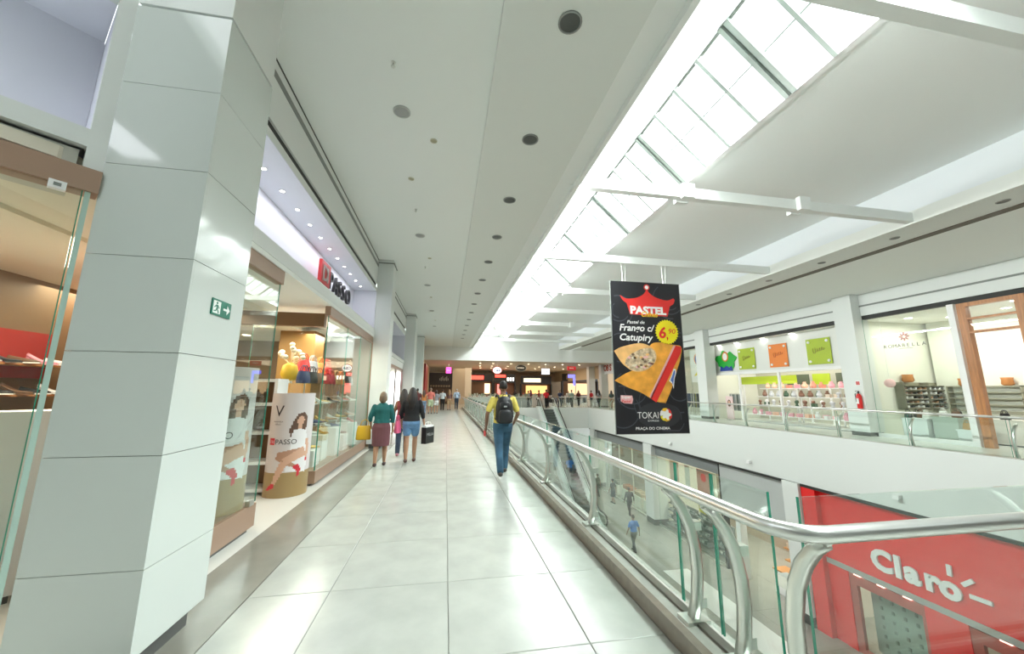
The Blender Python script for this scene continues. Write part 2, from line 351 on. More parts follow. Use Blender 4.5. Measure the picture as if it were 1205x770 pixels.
# ceiling fittings
def downlight_mesh(r, rim, inner):
    mb = MB(); mb.lathe((0,0,0), [(r, 0.0), (r, -0.012), (r*0.86, -0.014), (r*0.84, -0.003)], 20, 0, False)
    mb.lathe((0,0,0), [(r*0.84, -0.003), (r*0.45, -0.006), (0.001, -0.006)], 20, 1, False); return mb.mesh('downlight', [rim, inner], True)
M_DLDARK = mat('dark lamp reflector', (0.10, 0.105, 0.10), 0.3, metal=0.5); M_DLGREY = mat('speaker grey', (0.36, 0.37, 0.36), 0.5)
dl = downlight_mesh(0.125, mat('lamp rim', (0.3, 0.31, 0.3), 0.3, metal=0.6), M_DLDARK)
for i in range(14):
    yv = 3.06+1.835*i
    o = link('downlight', dl, None, (1.14-0.004*i, yv, 5.379)); tag(o, f'dark round ceiling downlight, {ORD[i]} from the viewer in the row beside the roof opening', 'downlight', 'downlights along the walkway soffit')
sp = downlight_mesh(0.12, mat('pale rim', (0.55, 0.57, 0.55), 0.4), M_DLGREY); sm = downlight_mesh(0.055, mat('cream rim', (0.6, 0.58, 0.46), 0.5), mat('cream spot', (0.42, 0.40, 0.27), 0.5))
for i, (x, yv) in enumerate([(-0.74, 4.75), (-0.77, 9.0), (-0.8, 13.5), (-0.8, 18.0), (-0.8, 22.5)]):
    tag(link('ceiling_speaker', sp, None, (x, yv, ZC-0.001)), f'grey round speaker grille in the white walkway ceiling, {ORD[i]} from the viewer', 'speaker', 'ceiling speakers')
for i, (x, yv) in enumerate([(-0.32, 5.29), (-0.76, 6.43), (-0.6, 10.6), (-0.74, 15.3), (-0.7, 20.5)]):
    tag(link('smoke_detector', sm, None, (x, yv, ZC-0.001)), f'small cream ceiling detector on the white walkway ceiling, {ORD[i]} from the viewer', 'detector', 'ceiling detectors')
mb = MB(); mb.lathe((0,0,0), [(0.03, 0), (0.03, -0.008), (0.012, -0.012), (0.012, -0.05), (0.028, -0.055), (0.02, -0.065)], 10); spm = mb.mesh('sprinkler', M_STEEL)
for i, (x, yv) in enumerate([(-0.75, 3.96), (-0.77, 7.62), (-0.77, 11.4)]):
    tag(link('sprinkler', spm, None, (x, yv, ZC)), f'small metal sprinkler head under the white walkway ceiling, {ORD[i]} from the viewer', 'sprinkler', 'ceiling sprinklers')
rs_ = downlight_mesh(0.10, mat('lamp rim', (0,0,0)), M_DLDARK)
for i in range(10):
    tag(link('downlight', rs_, None, (10.88, 4.98+1.83*i, 5.399)), f'dark recessed downlight in the soffit across the void, {ORD[i]} from the viewer', 'downlight', 'downlights along the far soffit')
# ------------------------------------------------------------------ right gallery
XS = 15.9
wr = struct('wall_right', MB().box(XS, -6, 4.55, XS+0.2, 36, 5.4), M_WALL)
MB().box(XS-0.02, -6, 4.90, XS, 36, 4.96).build('air_slot', M_GREYSLOT, wr)
MB().box(XS+0.03, -6, 4.40, XS+0.2, 36, 4.55).build('shadow_gap', M_DARK, wr)
for k, (ya, yb) in enumerate(((11.45, 12.15), (19.95, 20.75), (28.5, 29.2), (35.3, 35.9))):
    p = struct('column', MB().box(15.5, ya, 0.14, XS+0.3, yb, 5.4), M_WALL)
    MB().box(15.53, ya+0.03, 0, XS+0.25, yb-0.03, 0.14).build('plinth', M_PLINTH, p)
# shops on the gallery: floor-to-ceiling backs, side walls, lit ceilings
M_CREAMW = mat('cream shop wall', (0.80, 0.81, 0.72), 0.6); M_SHOPC = mat('bright shop ceiling', (0.86, 0.86, 0.80), 0.6)
struct('wall_right', MB().box(21, -6, 0, 21.2, 11.6, 4.4), mat('pale pink shop wall', (0.80, 0.72, 0.68), 0.6))
struct('wall_right', MB().box(19.3, 8.0, 0, 19.4, 11.6, 4.4), M_CREAMW)
struct('wall_right', MB().box(16.0, 11.7, 0, 22, 11.9, 4.4), M_CREAMW)
struct('wall_right', MB().box(19.6, 12.0, 0, 19.8, 28.5, 4.4), mat('muted shop wall', (0.50, 0.49, 0.41), 0.6))
struct('wall_right', MB().box(16.0, 20.6, 0, 19.6, 20.72, 4.4), M_CREAMW)
struct('wall_right', MB().box(18.6, 28.9, 0, 18.8, 36, 4.4), mat('amber shop wall', (0.55, 0.33, 0.15), 0.6))
struct('ceiling', MB().box(16.1, -6, 4.4, 30, 36, 4.5), M_SHOPC)
# ------------------------------------------------------------------ railing builder
def rail_posts_profile():
    # (out, z): foot on the kerb, belly out over the void, head curling in under the handrail
    return [(0.20, 0.13), (0.235, 0.26), (0.25, 0.40), (0.245, 0.55), (0.215, 0.70), (0.16, 0.82), (0.10, 0.90), (0.05, 0.945)]
def post_mesh():
    mb = MB(); pr = rail_posts_profile()
    rs = []
    for i, (u, z) in enumerate(pr):
        a = pr[max(0, i-1)]; b = pr[min(len(pr)-1, i+1)]; t = Vector((b[0]-a[0], b[1]-a[1])).normalized(); n = Vector((-t.y, t.x))
        w = 0.029 if i < 6 else 0.025
        rs.append([(u+n.x*w*cx, 0.024*sy, z+n.y*w*cx) for cx, sy in ((-1,-1),(-0.6,-1.25),(0.6,-1.25),(1,-1),(1,1),(0.6,1.25),(-0.6,1.25),(-1,1))])
    mb.rings(rs); mb.tube([(0.055, 0, 0.925), (0.012, 0, 0.972)], 0.012, 8); return mb.mesh('post', M_STEEL, True)
POST = post_mesh()
FOOT = MB().box(0.12, -0.06, 0.118, 0.28, 0.06, 0.14).mesh('base_plate', M_STEEL)
CLIP = MB().box(0.235, -0.028, 0.67, 0.287, 0.028, 0.725).mesh('glass_clip', M_STEEL); CLIP2 = MB().box(0.235, -0.028, 0.20, 0.287, 0.028, 0.255).mesh('glass_clip', M_STEEL)
def put(name, me, parent, M):
    o = link(name, me, parent); o.matrix_local = M; return o
def glass_pane(parent, a, b, z0, z1, t=0.012, nrm=(1,0,0), mtl=None):
    a, b = Vector((a[0], a[1], z0)), Vector((b[0], b[1], z0)); u = b-a
    g = MB().obox(a, u, (0,0,z1-z0), Vector(nrm)*t).build('glass_panel', mtl or M_GLASS, parent)
    un_ = u.normalized()*0.0025
    for p in (a, b): MB().obox(p-un_, un_*2, (0,0,z1-z0), Vector(nrm)*t).build('glass_edge', M_GEDGE, g)
    return g
def handrail(parent, path, r=0.036):
    return MB().tube(path, r, 14).build('handrail', M_CHROME, parent, True)
def arc(cx, cy, r, a0, a1, z, n=7):
    return [(cx+r*math.cos(math.radians(a0+(a1-a0)*i/n)), cy+r*math.sin(math.radians(a0+(a1-a0)*i/n)), z) for i in range(n+1)]
rl = thing('railing', 'curved steel post and glass railing along the walkway kerb and round the near corner', 'railing', (1.46, 1.43, 0))
I = Matrix.Translation((-1.46, -1.43, 0))
path = [(1.46, 34.4, 1.0), (1.46, 20, 1.0), (1.46, 10, 1.0), (1.46, 5, 1.0), (1.46, 1.62, 1.0)]+arc(1.64, 1.61, 0.18, 180, 270, 1.0)+[(3, 1.43, 1.0), (8, 1.43, 1.0), (13.4, 1.43, 1.0)]
rl_rail = MB().tube([(p[0]-1.46, p[1]-1.43, p[2]) for p in path], 0.036, 14).build('handrail', M_CHROME, rl, True)
py = [2.05, 2.45, 4.22, 6.15, 8.1]+[10.7+2.0*i for i in range(12)]
for yv in py:
    M = Matrix.Translation((1.46-1.46, yv-1.43, 0)); put('post', POST, rl, M); put('base_plate', FOOT, rl, M); put('glass_clip', CLIP, rl, M); put('glass_clip', CLIP2, rl, M)
R90 = Matrix.Rotation(math.radians(90), 4, 'Z')
for xv in (1.66, 3.6, 5.6, 7.6, 9.6, 11.6):
    M = Matrix.Translation((xv-1.46, 0, 0)) @ R90; put('post', POST, rl, M); put('base_plate', FOOT, rl, M); put('glass_clip', CLIP, rl, M); put('glass_clip', CLIP2, rl, M)
ys = [1.83, 2.28, 2.67, 4.38, 6.3, 8.25, 10.0]+[12.0+2*i for i in range(12)]
for a, b in zip(ys[:-1], ys[1:]): glass_pane(rl, (1.735-1.46, a+0.008-1.43), (1.735-1.46, b-0.008-1.43), 0.12, 1.065)
xs2 = [1.80, 3.75, 5.7, 7.7, 9.7, 11.7, 13.5]
for a, b in zip(xs2[:-1], xs2[1:]): glass_pane(rl, (a+0.008-1.46, 1.72-1.43), (b-0.008-1.46, 1.72-1.43), 0.12, 1.065, nrm=(0,1,0))
# far gallery railing and food-court railing
r2 = thing('railing', 'long steel and glass railing of the gallery across the void, in front of the shops', 'railing', (VOID_X1, 2, 0))
MB().tube([(0.26, 0, 1.0), (0.26, 16, 1.0), (0.26, 32.3, 1.0)], 0.034, 10).build('handrail', M_CHROME, r2, True)
R180 = Matrix.Rotation(math.pi, 4, 'Z')
for i in range(16):
    M = Matrix.Translation((0.30, 0.9+2.06*i, -0.1)) @ R180; put('post', POST, r2, M); put('base_plate', FOOT, r2, M)
for i in range(15): glass_pane(r2, (0.02, 0.95+2.06*i), (0.02, 2.95+2.06*i), 0.05, 0.95)
MB().box(0.0, -0.4, 0.02, 0.36, 32.5, 0.03).build('kerb_cap', M_KERBTOP, r2)
r3 = thing('railing', 'short steel and glass railing at the far end of the void before the food court', 'railing', (1.9, 34.5, 0))
for xa, xb in ((0.0, 6.2), (8.9, 11.7)):
    MB().tube([(xa, 0.22, 1.0), ((xa+xb)/2, 0.22, 1.0), (xb, 0.22, 1.0)], 0.034, 10).build('handrail', M_CHROME, r3, True)
    n = int((xb-xa)/0.95)
    for i in range(n+1):
        M = Matrix.Translation((xa+i*(xb-xa)/n, 0.26, -0.1)) @ Matrix.Rotation(math.radians(-90), 4, 'Z'); put('post', POST, r3, M)
    for i in range(n): glass_pane(r3, (xa+i*(xb-xa)/n+0.02, 0.02), (xa+(i+1)*(xb-xa)/n-0.02, 0.02), 0.03, 0.95, nrm=(0,1,0))
# ================================================================== goods shared by the shops
def shoe_mesh(heel=False):
    mb = MB(); L = 0.25
    secs = []
    for i in range(9):
        t = i/8; y = t*L
        w = 0.030+0.016*math.sin(math.pi*min(1, t*0.9+0.1)); h = (0.085-0.058*t**0.8) if not heel else (0.05-0.028*t)
        z0 = 0.012 if not heel else 0.012+0.075*max(0, 1-t*1.7)**1.3
        if t > 0.95: w *= 0.55; h *= 0.7
        secs.append([(w*math.cos(a)*(1 if math.sin(a) < 0.3 else 0.72), y, z0+h*(0.5+0.5*math.sin(a))) for a in [2*math.pi*k/10 for k in range(10)]])
    mb.rings(secs)
    sole = MB()
    ss = []
    for i in range(7):
        t = i/6; y = -0.004+t*(L+0.012); w = (0.032+0.018*math.sin(math.pi*min(1, t*0.9+0.1)))*(0.6 if t in (0, 1) else 1)
        z0 = 0 if not heel else 0.075*max(0, 1-t*1.7)**1.3
        ss.append([(-w, y, z0), (w, y, z0), (w, y, z0+0.016), (-w, y, z0+0.016)])
    sole.rings(ss)
    if heel: sole.tube([(0, 0.015, 0.075), (0, 0.008, 0.0)], [0.014, 0.006], 6)
    return mb, sole
_u, _s1 = shoe_mesh(); _hu, _hs = shoe_mesh(True)
M_SOLE = mat('pale rubber sole', (0.75, 0.73, 0.68), 0.6)
SHOECOL = {'black': (0.02,0.02,0.022), 'tan': (0.45,0.24,0.11), 'gold': (0.62,0.42,0.12), 'white': (0.8,0.8,0.78), 'navy': (0.03,0.05,0.16), 'red': (0.6,0.03,0.03), 'silver': (0.55,0.56,0.58), 'brown': (0.16,0.08,0.04), 'pink': (0.75,0.32,0.4)}
SM = {}
def shoe(col, heel, loc, rz, label, group):
    if (col, heel) not in SM:
        SM[(col, heel)] = ((_hu if heel else _u).mesh('upper', mat('leather '+col, SHOECOL[col], 0.35, metal=0.6 if col in ('gold','silver') else 0), True), (_hs if heel else _s1).mesh('sole', M_SOLE if not heel else mat('leather '+col, SHOECOL[col], 0.35)))
    up, so = SM[(col, heel)]
    t = thing('shoe', label, 'shoe', loc, rz, group); link('upper', up, t); link('sole', so, t); return t
def bag_mesh(w, h, d):
    mb = MB(); rs = []
    for z, k, e in ((0, 0.9, 1.0), (0.02, 1.0, 1.08), (h*0.5, 0.97, 0.9), (h*0.92, 0.86, 0.5), (h, 0.82, 0.38)):
        a, b = w/2*k, d/2*e; q = min(a, b)*0.45
        rs.append([(-a+q, -b, z), (a-q, -b, z), (a, -b+q, z), (a, b-q, z), (a-q, b, z), (-a+q, b, z), (-a, b-q, z), (-a, -b+q, z)])
    mb.rings(rs)
    hd = MB(); n = 10
    for s in (-1, 1):
        hd.tube([(w*0.28*math.cos(math.pi*i/n), s*d*0.18, h*0.97+h*0.5*math.sin(math.pi*i/n)) for i in range(n+1)], 0.009, 6)
    return mb, hd
BG = {}
def bag(col, rgb, size, loc, rz, label, group, name='handbag', cat='bag'):
    key = (col, size)
    if key not in BG:
        a, b = bag_mesh(*size); m_ = mat('bag '+col, rgb, 0.45); BG[key] = (a.mesh('body', m_, True), b.mesh('handle', m_, True))
    t = thing(name, label, cat, loc, rz, group); link('body', BG[key][0], t); hh = link('handle', BG[key][1], t); hh['kind'] = 'stuff'; return t
# ================================================================== shop with the red and black sign
X, G = -2.1, -2.14
struct('ceiling', MB().box(-3.4, 3.24, 3.10, -2.085, 11.0, 3.159), M_CEIL)
struct('ceiling', MB().box(-9, 3.24, 2.96, -3.4, 11.6, 3.16).box(-9, 3.24, 3.16, -2.82, 19, 3.2), M_CREAM)
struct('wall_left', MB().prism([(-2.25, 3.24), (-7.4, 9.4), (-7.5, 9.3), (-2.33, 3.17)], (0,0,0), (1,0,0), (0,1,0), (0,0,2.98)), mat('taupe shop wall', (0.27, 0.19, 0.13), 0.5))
struct('wall_left', MB().box(-9, 11.45, 0, -2.12, 11.6, 3.1), mat('taupe shop wall', (0,0,0)))
struct('wall_left', MB().box(-7.6, 9, 0, -7.4, 11.5, 3.1), mat('taupe shop wall', (0,0,0)))
struct('column', MB().box(-3.85, 9.3, 0, -3.08, 9.95, 2.97), mat('ochre column', (0.28, 0.145, 0.035), 0.45))
area('shop_lamp', (-4.6, 7.0, 2.9), (2.0, 3.0), 85, color=(1, 0.86, 0.66))
area('shop_lamp', (-2.9, 9.0, 2.9), (0.8, 3.2), 75, color=(1, 0.93, 0.82))
tr_ = struct('trim', MB().box(-2.2, 3.24, 2.93, X-0.005, 5.02, 3.16).box(-2.2, 7.0, 2.93, X-0.005, 11.0, 3.16), M_BROWN)
struct('trim', MB().box(-4.2, 7.0, 2.72, -2.2, 7.12, 2.96), mat('dark wood beam', (0.20, 0.11, 0.05), 0.4))
ws = thing('display_window', 'narrow shop window on a brown base just past the tiled pillar', 'shop window', (-2.4, 4.1, 0))
MB().box(-0.30, -0.86, 0.05, 0.27, 0.92, 0.30).build('base', M_BROWN, ws)
MB().box(-0.26, -0.82, 0.0, 0.23, 0.86, 0.05).build('plinth', M_PLINTH, ws)
glass_pane(ws, (0.255, -0.84), (0.255, 0.90), 0.32, 2.93, mtl=M_VITR)
for yv in (-0.6, 0.78): MB().box(0.235, yv-0.05, 0.30, 0.285, yv+0.05, 0.36).build('glass_clamp', M_CHROME, ws)
ww = thing('display_window', 'long glazed shop window of shoes and bags beyond the entrance', 'shop window', (-2.4, 9.0, 0))
MB().box(-1.0, -2.0, 0.04, 0.28, 1.98, 0.24).build('base', M_BROWN, ww)
MB().box(-0.95, -1.95, 0, 0.2, 1.95, 0.04).build('plinth', M_PLINTH, ww)
for a, b in ((-1.98, -0.62), (-0.61, 0.65), (0.66, 1.96)): glass_pane(ww, (0.255, a), (0.255, b), 0.245, 2.93, mtl=M_VITR)
glass_pane(ww, (-0.95, -1.98), (0.25, -1.98), 0.245, 2.72, nrm=(0,1,0), mtl=M_VITR)
for a, b in ((0.95, 0.9), (1.32, 0.95), (1.70, 1.0)):
    MB().box(-0.75, -1.85, a, 0.1, 1.9, a+0.012).build('glass_shelf', M_GLASS, ww)
for yv in (-1.2, 0.0, 1.2):
    MB().tube([(-0.3, yv, 0.24), (-0.3, yv, 1.75)], 0.014, 8).build('shelf_post', M_CHROME, ww)
# white cubes in the window, with shoes
cubes = [(-2.45, 7.5, 0.35, 0.28), (-2.5, 8.1, 0.35, 0.48), (-2.42, 8.7, 0.35, 0.56), (-2.45, 9.4, 0.4, 0.34), (-2.42, 10.1, 0.4, 0.55), (-2.45, 10.65, 0.35, 0.4)]
cm = {}
n = 0
cols = ['black','gold','white','tan','silver','navy','black','brown','white','red','gold','tan']
for i, (x, yv, w, h) in enumerate(cubes):
    mbx = MB(); mbx.rings([[(sx*w/2*k, sy*w/2*k, z) for sx, sy in ((-1,-1),(1,-1),(1,1),(-1,1))] for z, k in ((0, 1), (h-0.006, 1), (h, 0.985))])
    o = mbx.build('display_cube', M_WHITE); o.location = (x, yv, 0.241)
    tag(o, f'white display cube, {ORD[i]} from the entrance corner inside the long shop window', 'cube', 'white cubes in the shop window')
    for s in (0, 1):
        shoe(cols[n % 12], (n % 3 == 0), (x-0.10+0.11*s, yv-0.12+0.10*s, 0.243+h), -0.7, f'{cols[n%12]} shoe, {"inner" if s==0 else "outer"} one on the {ORD[i]} white cube in the long shop window', 'shoes on the white cubes'); n += 1
for lv, z in enumerate((0.962, 1.332)):
    for k in range(9):
        c = cols[(k*5+lv*3) % 12]
        shoe(c, (k+lv) % 2 == 0, (-2.52+0.08*(k % 2), 7.25+0.38*k, z+0.002), -0.9, f'{c} shoe, {ORD[k]} from the entrance on the {"lower" if lv==0 else "middle"} glass shelf of the long window', 'shoes on the glass shelves')
bagc = [('navy', (0.03,0.05,0.16)), ('black', (0.015,0.015,0.018)), ('brown', (0.18,0.09,0.05)), ('red', (0.6,0.03,0.03)), ('crimson', (0.45,0.02,0.05)), ('tan', (0.5,0.3,0.12)), ('orange', (0.75,0.22,0.05)), ('black', (0.015,0.015,0.018)), ('silver', (0.5,0.5,0.52))]
for k, (c, rgb) in enumerate(bagc):
    bag(c, rgb, (0.27, 0.22, 0.12), (-2.55, 7.28+0.40*k, 1.714), 1.2, f'{c} handbag, {ORD[k]} from the entrance along the top glass shelf of the window', 'handbags on the top shelf')
for k, (c, rgb) in enumerate([('red', (0.6,0.03,0.03)), ('grey', (0.3,0.31,0.33)), ('orange', (0.75,0.22,0.05)), ('red', (0.6,0.03,0.03)), ('brown', (0.18,0.09,0.05))]):
    t = bag(c, rgb, (0.28, 0.26, 0.14), (-2.89, 8.2+0.5*k, 1.952), 1.2, f'{c} bag hung high, {ORD[k]} from the ochre column, behind the glass shelves', 'bags on the inner rail')
MB().box(-3.06, 7.9, 1.92, -2.72, 10.6, 1.95).build('wall_shelf', M_WHITE); tag(bpy.data.objects['wall_shelf'], 'narrow white wall shelf carrying the high row of bags in the shoe shop', 'shelf')
MB().box(-3.06, 7.95, 1.716, -3.02, 8.05, 1.92).box(-3.06, 10.45, 1.716, -3.02, 10.55, 1.92).build('upright', M_WHITE, bpy.data.objects['wall_shelf'])['kind'] = 'stuff'
# white shelf unit with flower display and golden shoes
su = thing('shelf_unit', 'white open shelf unit with golden shoes behind the tall advertising column', 'shelf', (-3.1, 6.72, 0))
MB().box(-0.45, -0.2, 0, -0.40, 0.2, 1.77).build('side_panel', M_WHITE, su); MB().box(0.40, -0.2, 0, 0.45, 0.2, 1.77).build('side_panel', M_WHITE, su)
for z in (0.05, 0.45, 0.9, 1.34, 1.72): MB().box(-0.40, -0.2, z, 0.40, 0.2, z+0.045).build('shelf', M_WHITE, su)
MB().box(-0.40, 0.17, 0.1, 0.40, 0.2, 1.72).build('back_panel', mat('brown back panel', (0.19, 0.10, 0.04), 0.5), su)
for lv, z in enumerate((0.496, 0.946, 1.386)):
    for k in range(4):
        c = ('white', 'black', 'gold')[lv]
        shoe(c, lv == 2, (-3.37+0.19*k, 7.6, z), 0.3, f'{c} shoe, {ORD[k]} along the {("low", "middle", "upper")[lv]} shelf of the white unit', 'shoes in the white unit')
fv = thing('flower_display', 'bouquet of pale flowers with yellow wrap on the white shelf unit', 'flowers', (-2.95, 7.7, 1.766))
mb = MB(); mb.lathe((0,0,0), [(0.10, 0), (0.16, 0.12), (0.13, 0.28), (0.04, 0.34)], 10); mb.build('wrap', mat('yellow paper', (0.85, 0.52, 0.03), 0.5), fv, True)
rr = random.Random(3)
for k in range(14):
    a, r_ = rr.uniform(0, 6.28), rr.uniform(0.03, 0.24); h = 0.42+0.25*(1-r_/0.24)+rr.uniform(-0.05, 0.08); px, pyy = r_*math.cos(a), r_*0.6*math.sin(a)
    bl = MB(); bl.ell((px, pyy, h), (0.055, 0.055, 0.045), 8, 5); bl.tube([(px, pyy, h-0.03), (0.0, 0, 0.3)], 0.005, 5); bl.build('flower', mat('pale petal', (0.88, 0.75, 0.58), 0.6, rand=0.15), fv, True)['kind'] = 'stuff'
# shop ceiling lights
cl_ = MB(); cl_.lathe((0,0,0), [(0.11, 0), (0.11, -0.01), (0.09, -0.012)], 16, 0); cl_.lathe((0,0,-0.013), [(0.088, 0), (0.001, 0)], 16, 1, False); clm = cl_.mesh('ceiling_light', [M_WHITE, M_WARMLAMP])
for i, (x, yv) in enumerate([(-3.7, 5.6), (-3.6, 7.8), (-3.9, 8.5), (-5.2, 6.6), (-5.4, 8.4), (-5.0, 10.2)]):
    tag(link('ceiling_light', clm, None, (x, yv, 2.959)), f'small warm ceiling light, {ORD[i]} counted inwards from the shoe shop entrance', 'light', 'lights in the shoe shop ceiling')
# sign recess spots
sl_ = MB(); sl_.lathe((0,0,0), [(0.04, 0), (0.04, -0.008), (0.03, -0.009)], 12, 0); sl_.lathe((0,0,-0.0095), [(0.029, 0), (0.001, 0)], 12, 1, False); slm = sl_.mesh('recess_spot', [M_WHITE, M_LAMP])
for i in range(11):
    tag(link('recess_spot', slm, None, (-2.44, 4.87+0.56*i, 4.449)), f'small bright spot above the shop sign, {ORD[i]} from the tiled pillar', 'light', 'spots in the sign recess')
area('recess_glow', (-2.42, 7.2, 4.43), (0.25, 6.4), 15, color=(0.93, 0.93, 1.0))
# the shop sign
M_SIGNRED = mat('sign red', (0.62, 0.035, 0.04), 0.35); M_SIGNBLK = mat('sign charcoal', (0.05, 0.05, 0.055), 0.35); M_SIGNGREY = mat('sign grey side', (0.42, 0.36, 0.33), 0.4)
sg = thing('shop_sign', 'red block and charcoal raised letters of the shoe shop sign in its white recess', 'sign', (-2.5, 7.42, 3.34))
MB().box(-0.03, 0, 0.34, 0.03, 0.56, 0.80).build('plate', M_SIGNRED, sg)
MB().box(-0.08, 0.02, 0.0, -0.04, 2.3, 0.38).build('mount', M_LILAC, sg)
xx = 0.07
for ch in 'DI':
    o = text('letter', ch, 0.44, M_SIGNGREY, frame((0.034, xx, 0.41), (0,1,0), (0,0,1)), sg, depth=0.012, bold=0.004); xx += 0.26
xx = 0.60
for ch, w in zip('PASSO', (0.32, 0.36, 0.32, 0.32, 0.4)):
    o = text('letter', ch, 0.54, M_SIGNBLK, frame((-0.01, xx, 0.37), (0,1,0), (0,0,1)), sg, depth=0.03, bold=-0.004); o.scale = (0.92, 1, 1); xx += w
# exit sign on the pillar
es = thing('exit_sign', 'small green emergency exit sign with white running figure and arrow on pillar', 'sign', (-1.638, 2.98, 1.95))
M_EXIT = mat('exit green', (0.0, 0.16, 0.10), 0.4); M_EXW = mat('exit white', (0.85, 0.9, 0.87), 0.5)
es.location = (-1.638, 2.95, 2.178)
MB().box(0, -0.115, -0.058, 0.006, 0.115, 0.058).build('plate', M_EXIT, es)
ar = MB(); ar.prism([(0.02, -0.008), (0.065, -0.008), (0.065, -0.035), (0.10, 0.0), (0.065, 0.035), (0.065, 0.008), (0.02, 0.008)], (0.006, 0, 0), (0,1,0), (0,0,1), (0.0015,0,0)); ar.build('arrow', M_EXW, es)
rn = MB(); rn.prism([(-0.10, -0.045), (-0.015, -0.045), (-0.015, 0.045), (-0.10, 0.045)], (0.006, 0, 0), (0,1,0), (0,0,1), (0.001,0,0)); rn.build('doorway_panel', M_EXW, es)
rg = MB()
for poly in ([(-0.066,0.022),(-0.054,0.022),(-0.050,0.031),(-0.055,0.040),(-0.065,0.040),(-0.070,0.031)], [(-0.070,0.018),(-0.048,0.018),(-0.044,-0.010),(-0.062,-0.012)], [(-0.062,-0.010),(-0.05,-0.010),(-0.036,-0.024),(-0.030,-0.042),(-0.040,-0.042),(-0.048,-0.026)], [(-0.066,-0.010),(-0.056,-0.012),(-0.064,-0.030),(-0.090,-0.034),(-0.090,-0.026),(-0.072,-0.024)], [(-0.050,0.016),(-0.044,0.014),(-0.028,-0.002),(-0.033,-0.007)], [(-0.070,0.016),(-0.066,0.008),(-0.084,-0.006),(-0.089,-0.001)]):
    rg.prism(poly, (0.007, 0, 0), (0,1,0), (0,0,1), (0.001,0,0))
rg.build('running_figure', M_EXIT, es)['kind'] = 'stuff'
# ------------------------------------------------------------------ advertising columns with a printed wrap
def inside(p, poly):
    x, y = p; c = False; j = len(poly)-1
    for i in range(len(poly)):
        xi, yi = poly[i]; xj, yj = poly[j]
        if (yi > y) != (yj > y) and x < (xj-xi)*(y-yi)/(yj-yi)+xi: c = not c
        j = i
    return c
def oval(cx, cy, a, b, rot=0, n=16): 
    return [(cx+a*math.cos(t)*math.cos(rot)-b*math.sin(t)*math.sin(rot), cy+a*math.cos(t)*math.sin(rot)+b*math.sin(t)*math.cos(rot)) for t in [2*math.pi*i/n for i in range(n)]]
def limb(pts, ws):
    L, R = [], []
    for i, p in enumerate(pts):
        a, b = pts[max(0, i-1)], pts[min(len(pts)-1, i+1)]; d = math.hypot(b[0]-a[0], b[1]-a[1]) or 1; n = (-(b[1]-a[1])/d, (b[0]-a[0])/d)
        L.append((p[0]+n[0]*ws[i], p[1]+n[1]*ws[i])); R.append((p[0]-n[0]*ws[i], p[1]-n[1]*ws[i]))
    return L+R[::-1]
PM = [mat('print pale grey', (0.66, 0.62, 0.62), 0.35), mat('print gold', (0.36, 0.25, 0.11), 0.3), mat('print hair', (0.13, 0.07, 0.045), 0.4), mat('print skin', (0.66, 0.40, 0.28), 0.4), mat('print blouse', (0.80, 0.79, 0.80), 0.4), mat('print red', (0.62, 0.03, 0.05), 0.35), mat('print dark', (0.05, 0.04, 0.045), 0.4), mat('print shade skin', (0.48, 0.27, 0.18), 0.4)]
ART = [  # painted back to front, coordinates along the wrap and up
 (4, [(0.0,0.38),(0.30,0.34),(0.32,0.72),(0.24,0.80),(0.05,0.75)]),
 (2, [(0.03,0.86),(0.0,0.98),(0.05,1.12),(0.10,1.22),(0.19,1.25),(0.25,1.19),(0.26,1.05),(0.22,0.94),(0.12,0.90)]),
 (3, limb([(0.15,0.98),(0.15,1.08)], [0.035,0.03])),
 (3, oval(0.155,1.12,0.052,0.075,-0.2)),
 (4, [(0.06,0.98),(0.16,1.0),(0.25,0.97),(0.29,0.82),(0.26,0.64),(0.05,0.64),(0.02,0.84)]),
 (7, limb([(0.22,0.64),(0.05,0.62),(-0.14,0.60)], [0.075,0.07,0.05])),
 (7, limb([(-0.14,0.60),(0.02,0.50),(0.13,0.44)], [0.045,0.04,0.022])),
 (5, [(0.11,0.46),(0.17,0.47),(0.21,0.40),(0.20,0.30),(0.16,0.29),(0.15,0.37),(0.10,0.42)]),
 (3, limb([(0.26,0.66),(0.12,0.60),(-0.03,0.51)], [0.075,0.065,0.052])),
 (3, limb([(-0.03,0.51),(-0.10,0.34),(-0.16,0.17)], [0.05,0.045,0.02])),
 (5, [(-0.14,0.20),(-0.19,0.20),(-0.27,0.12),(-0.26,0.10),(-0.18,0.13),(-0.13,0.15)]),
 (3, limb([(0.28,0.84),(0.30,0.72),(0.30,0.60),(0.29,0.53)], [0.034,0.03,0.024,0.02])),
 (5, oval(0.295,0.53,0.02,0.028)),
]
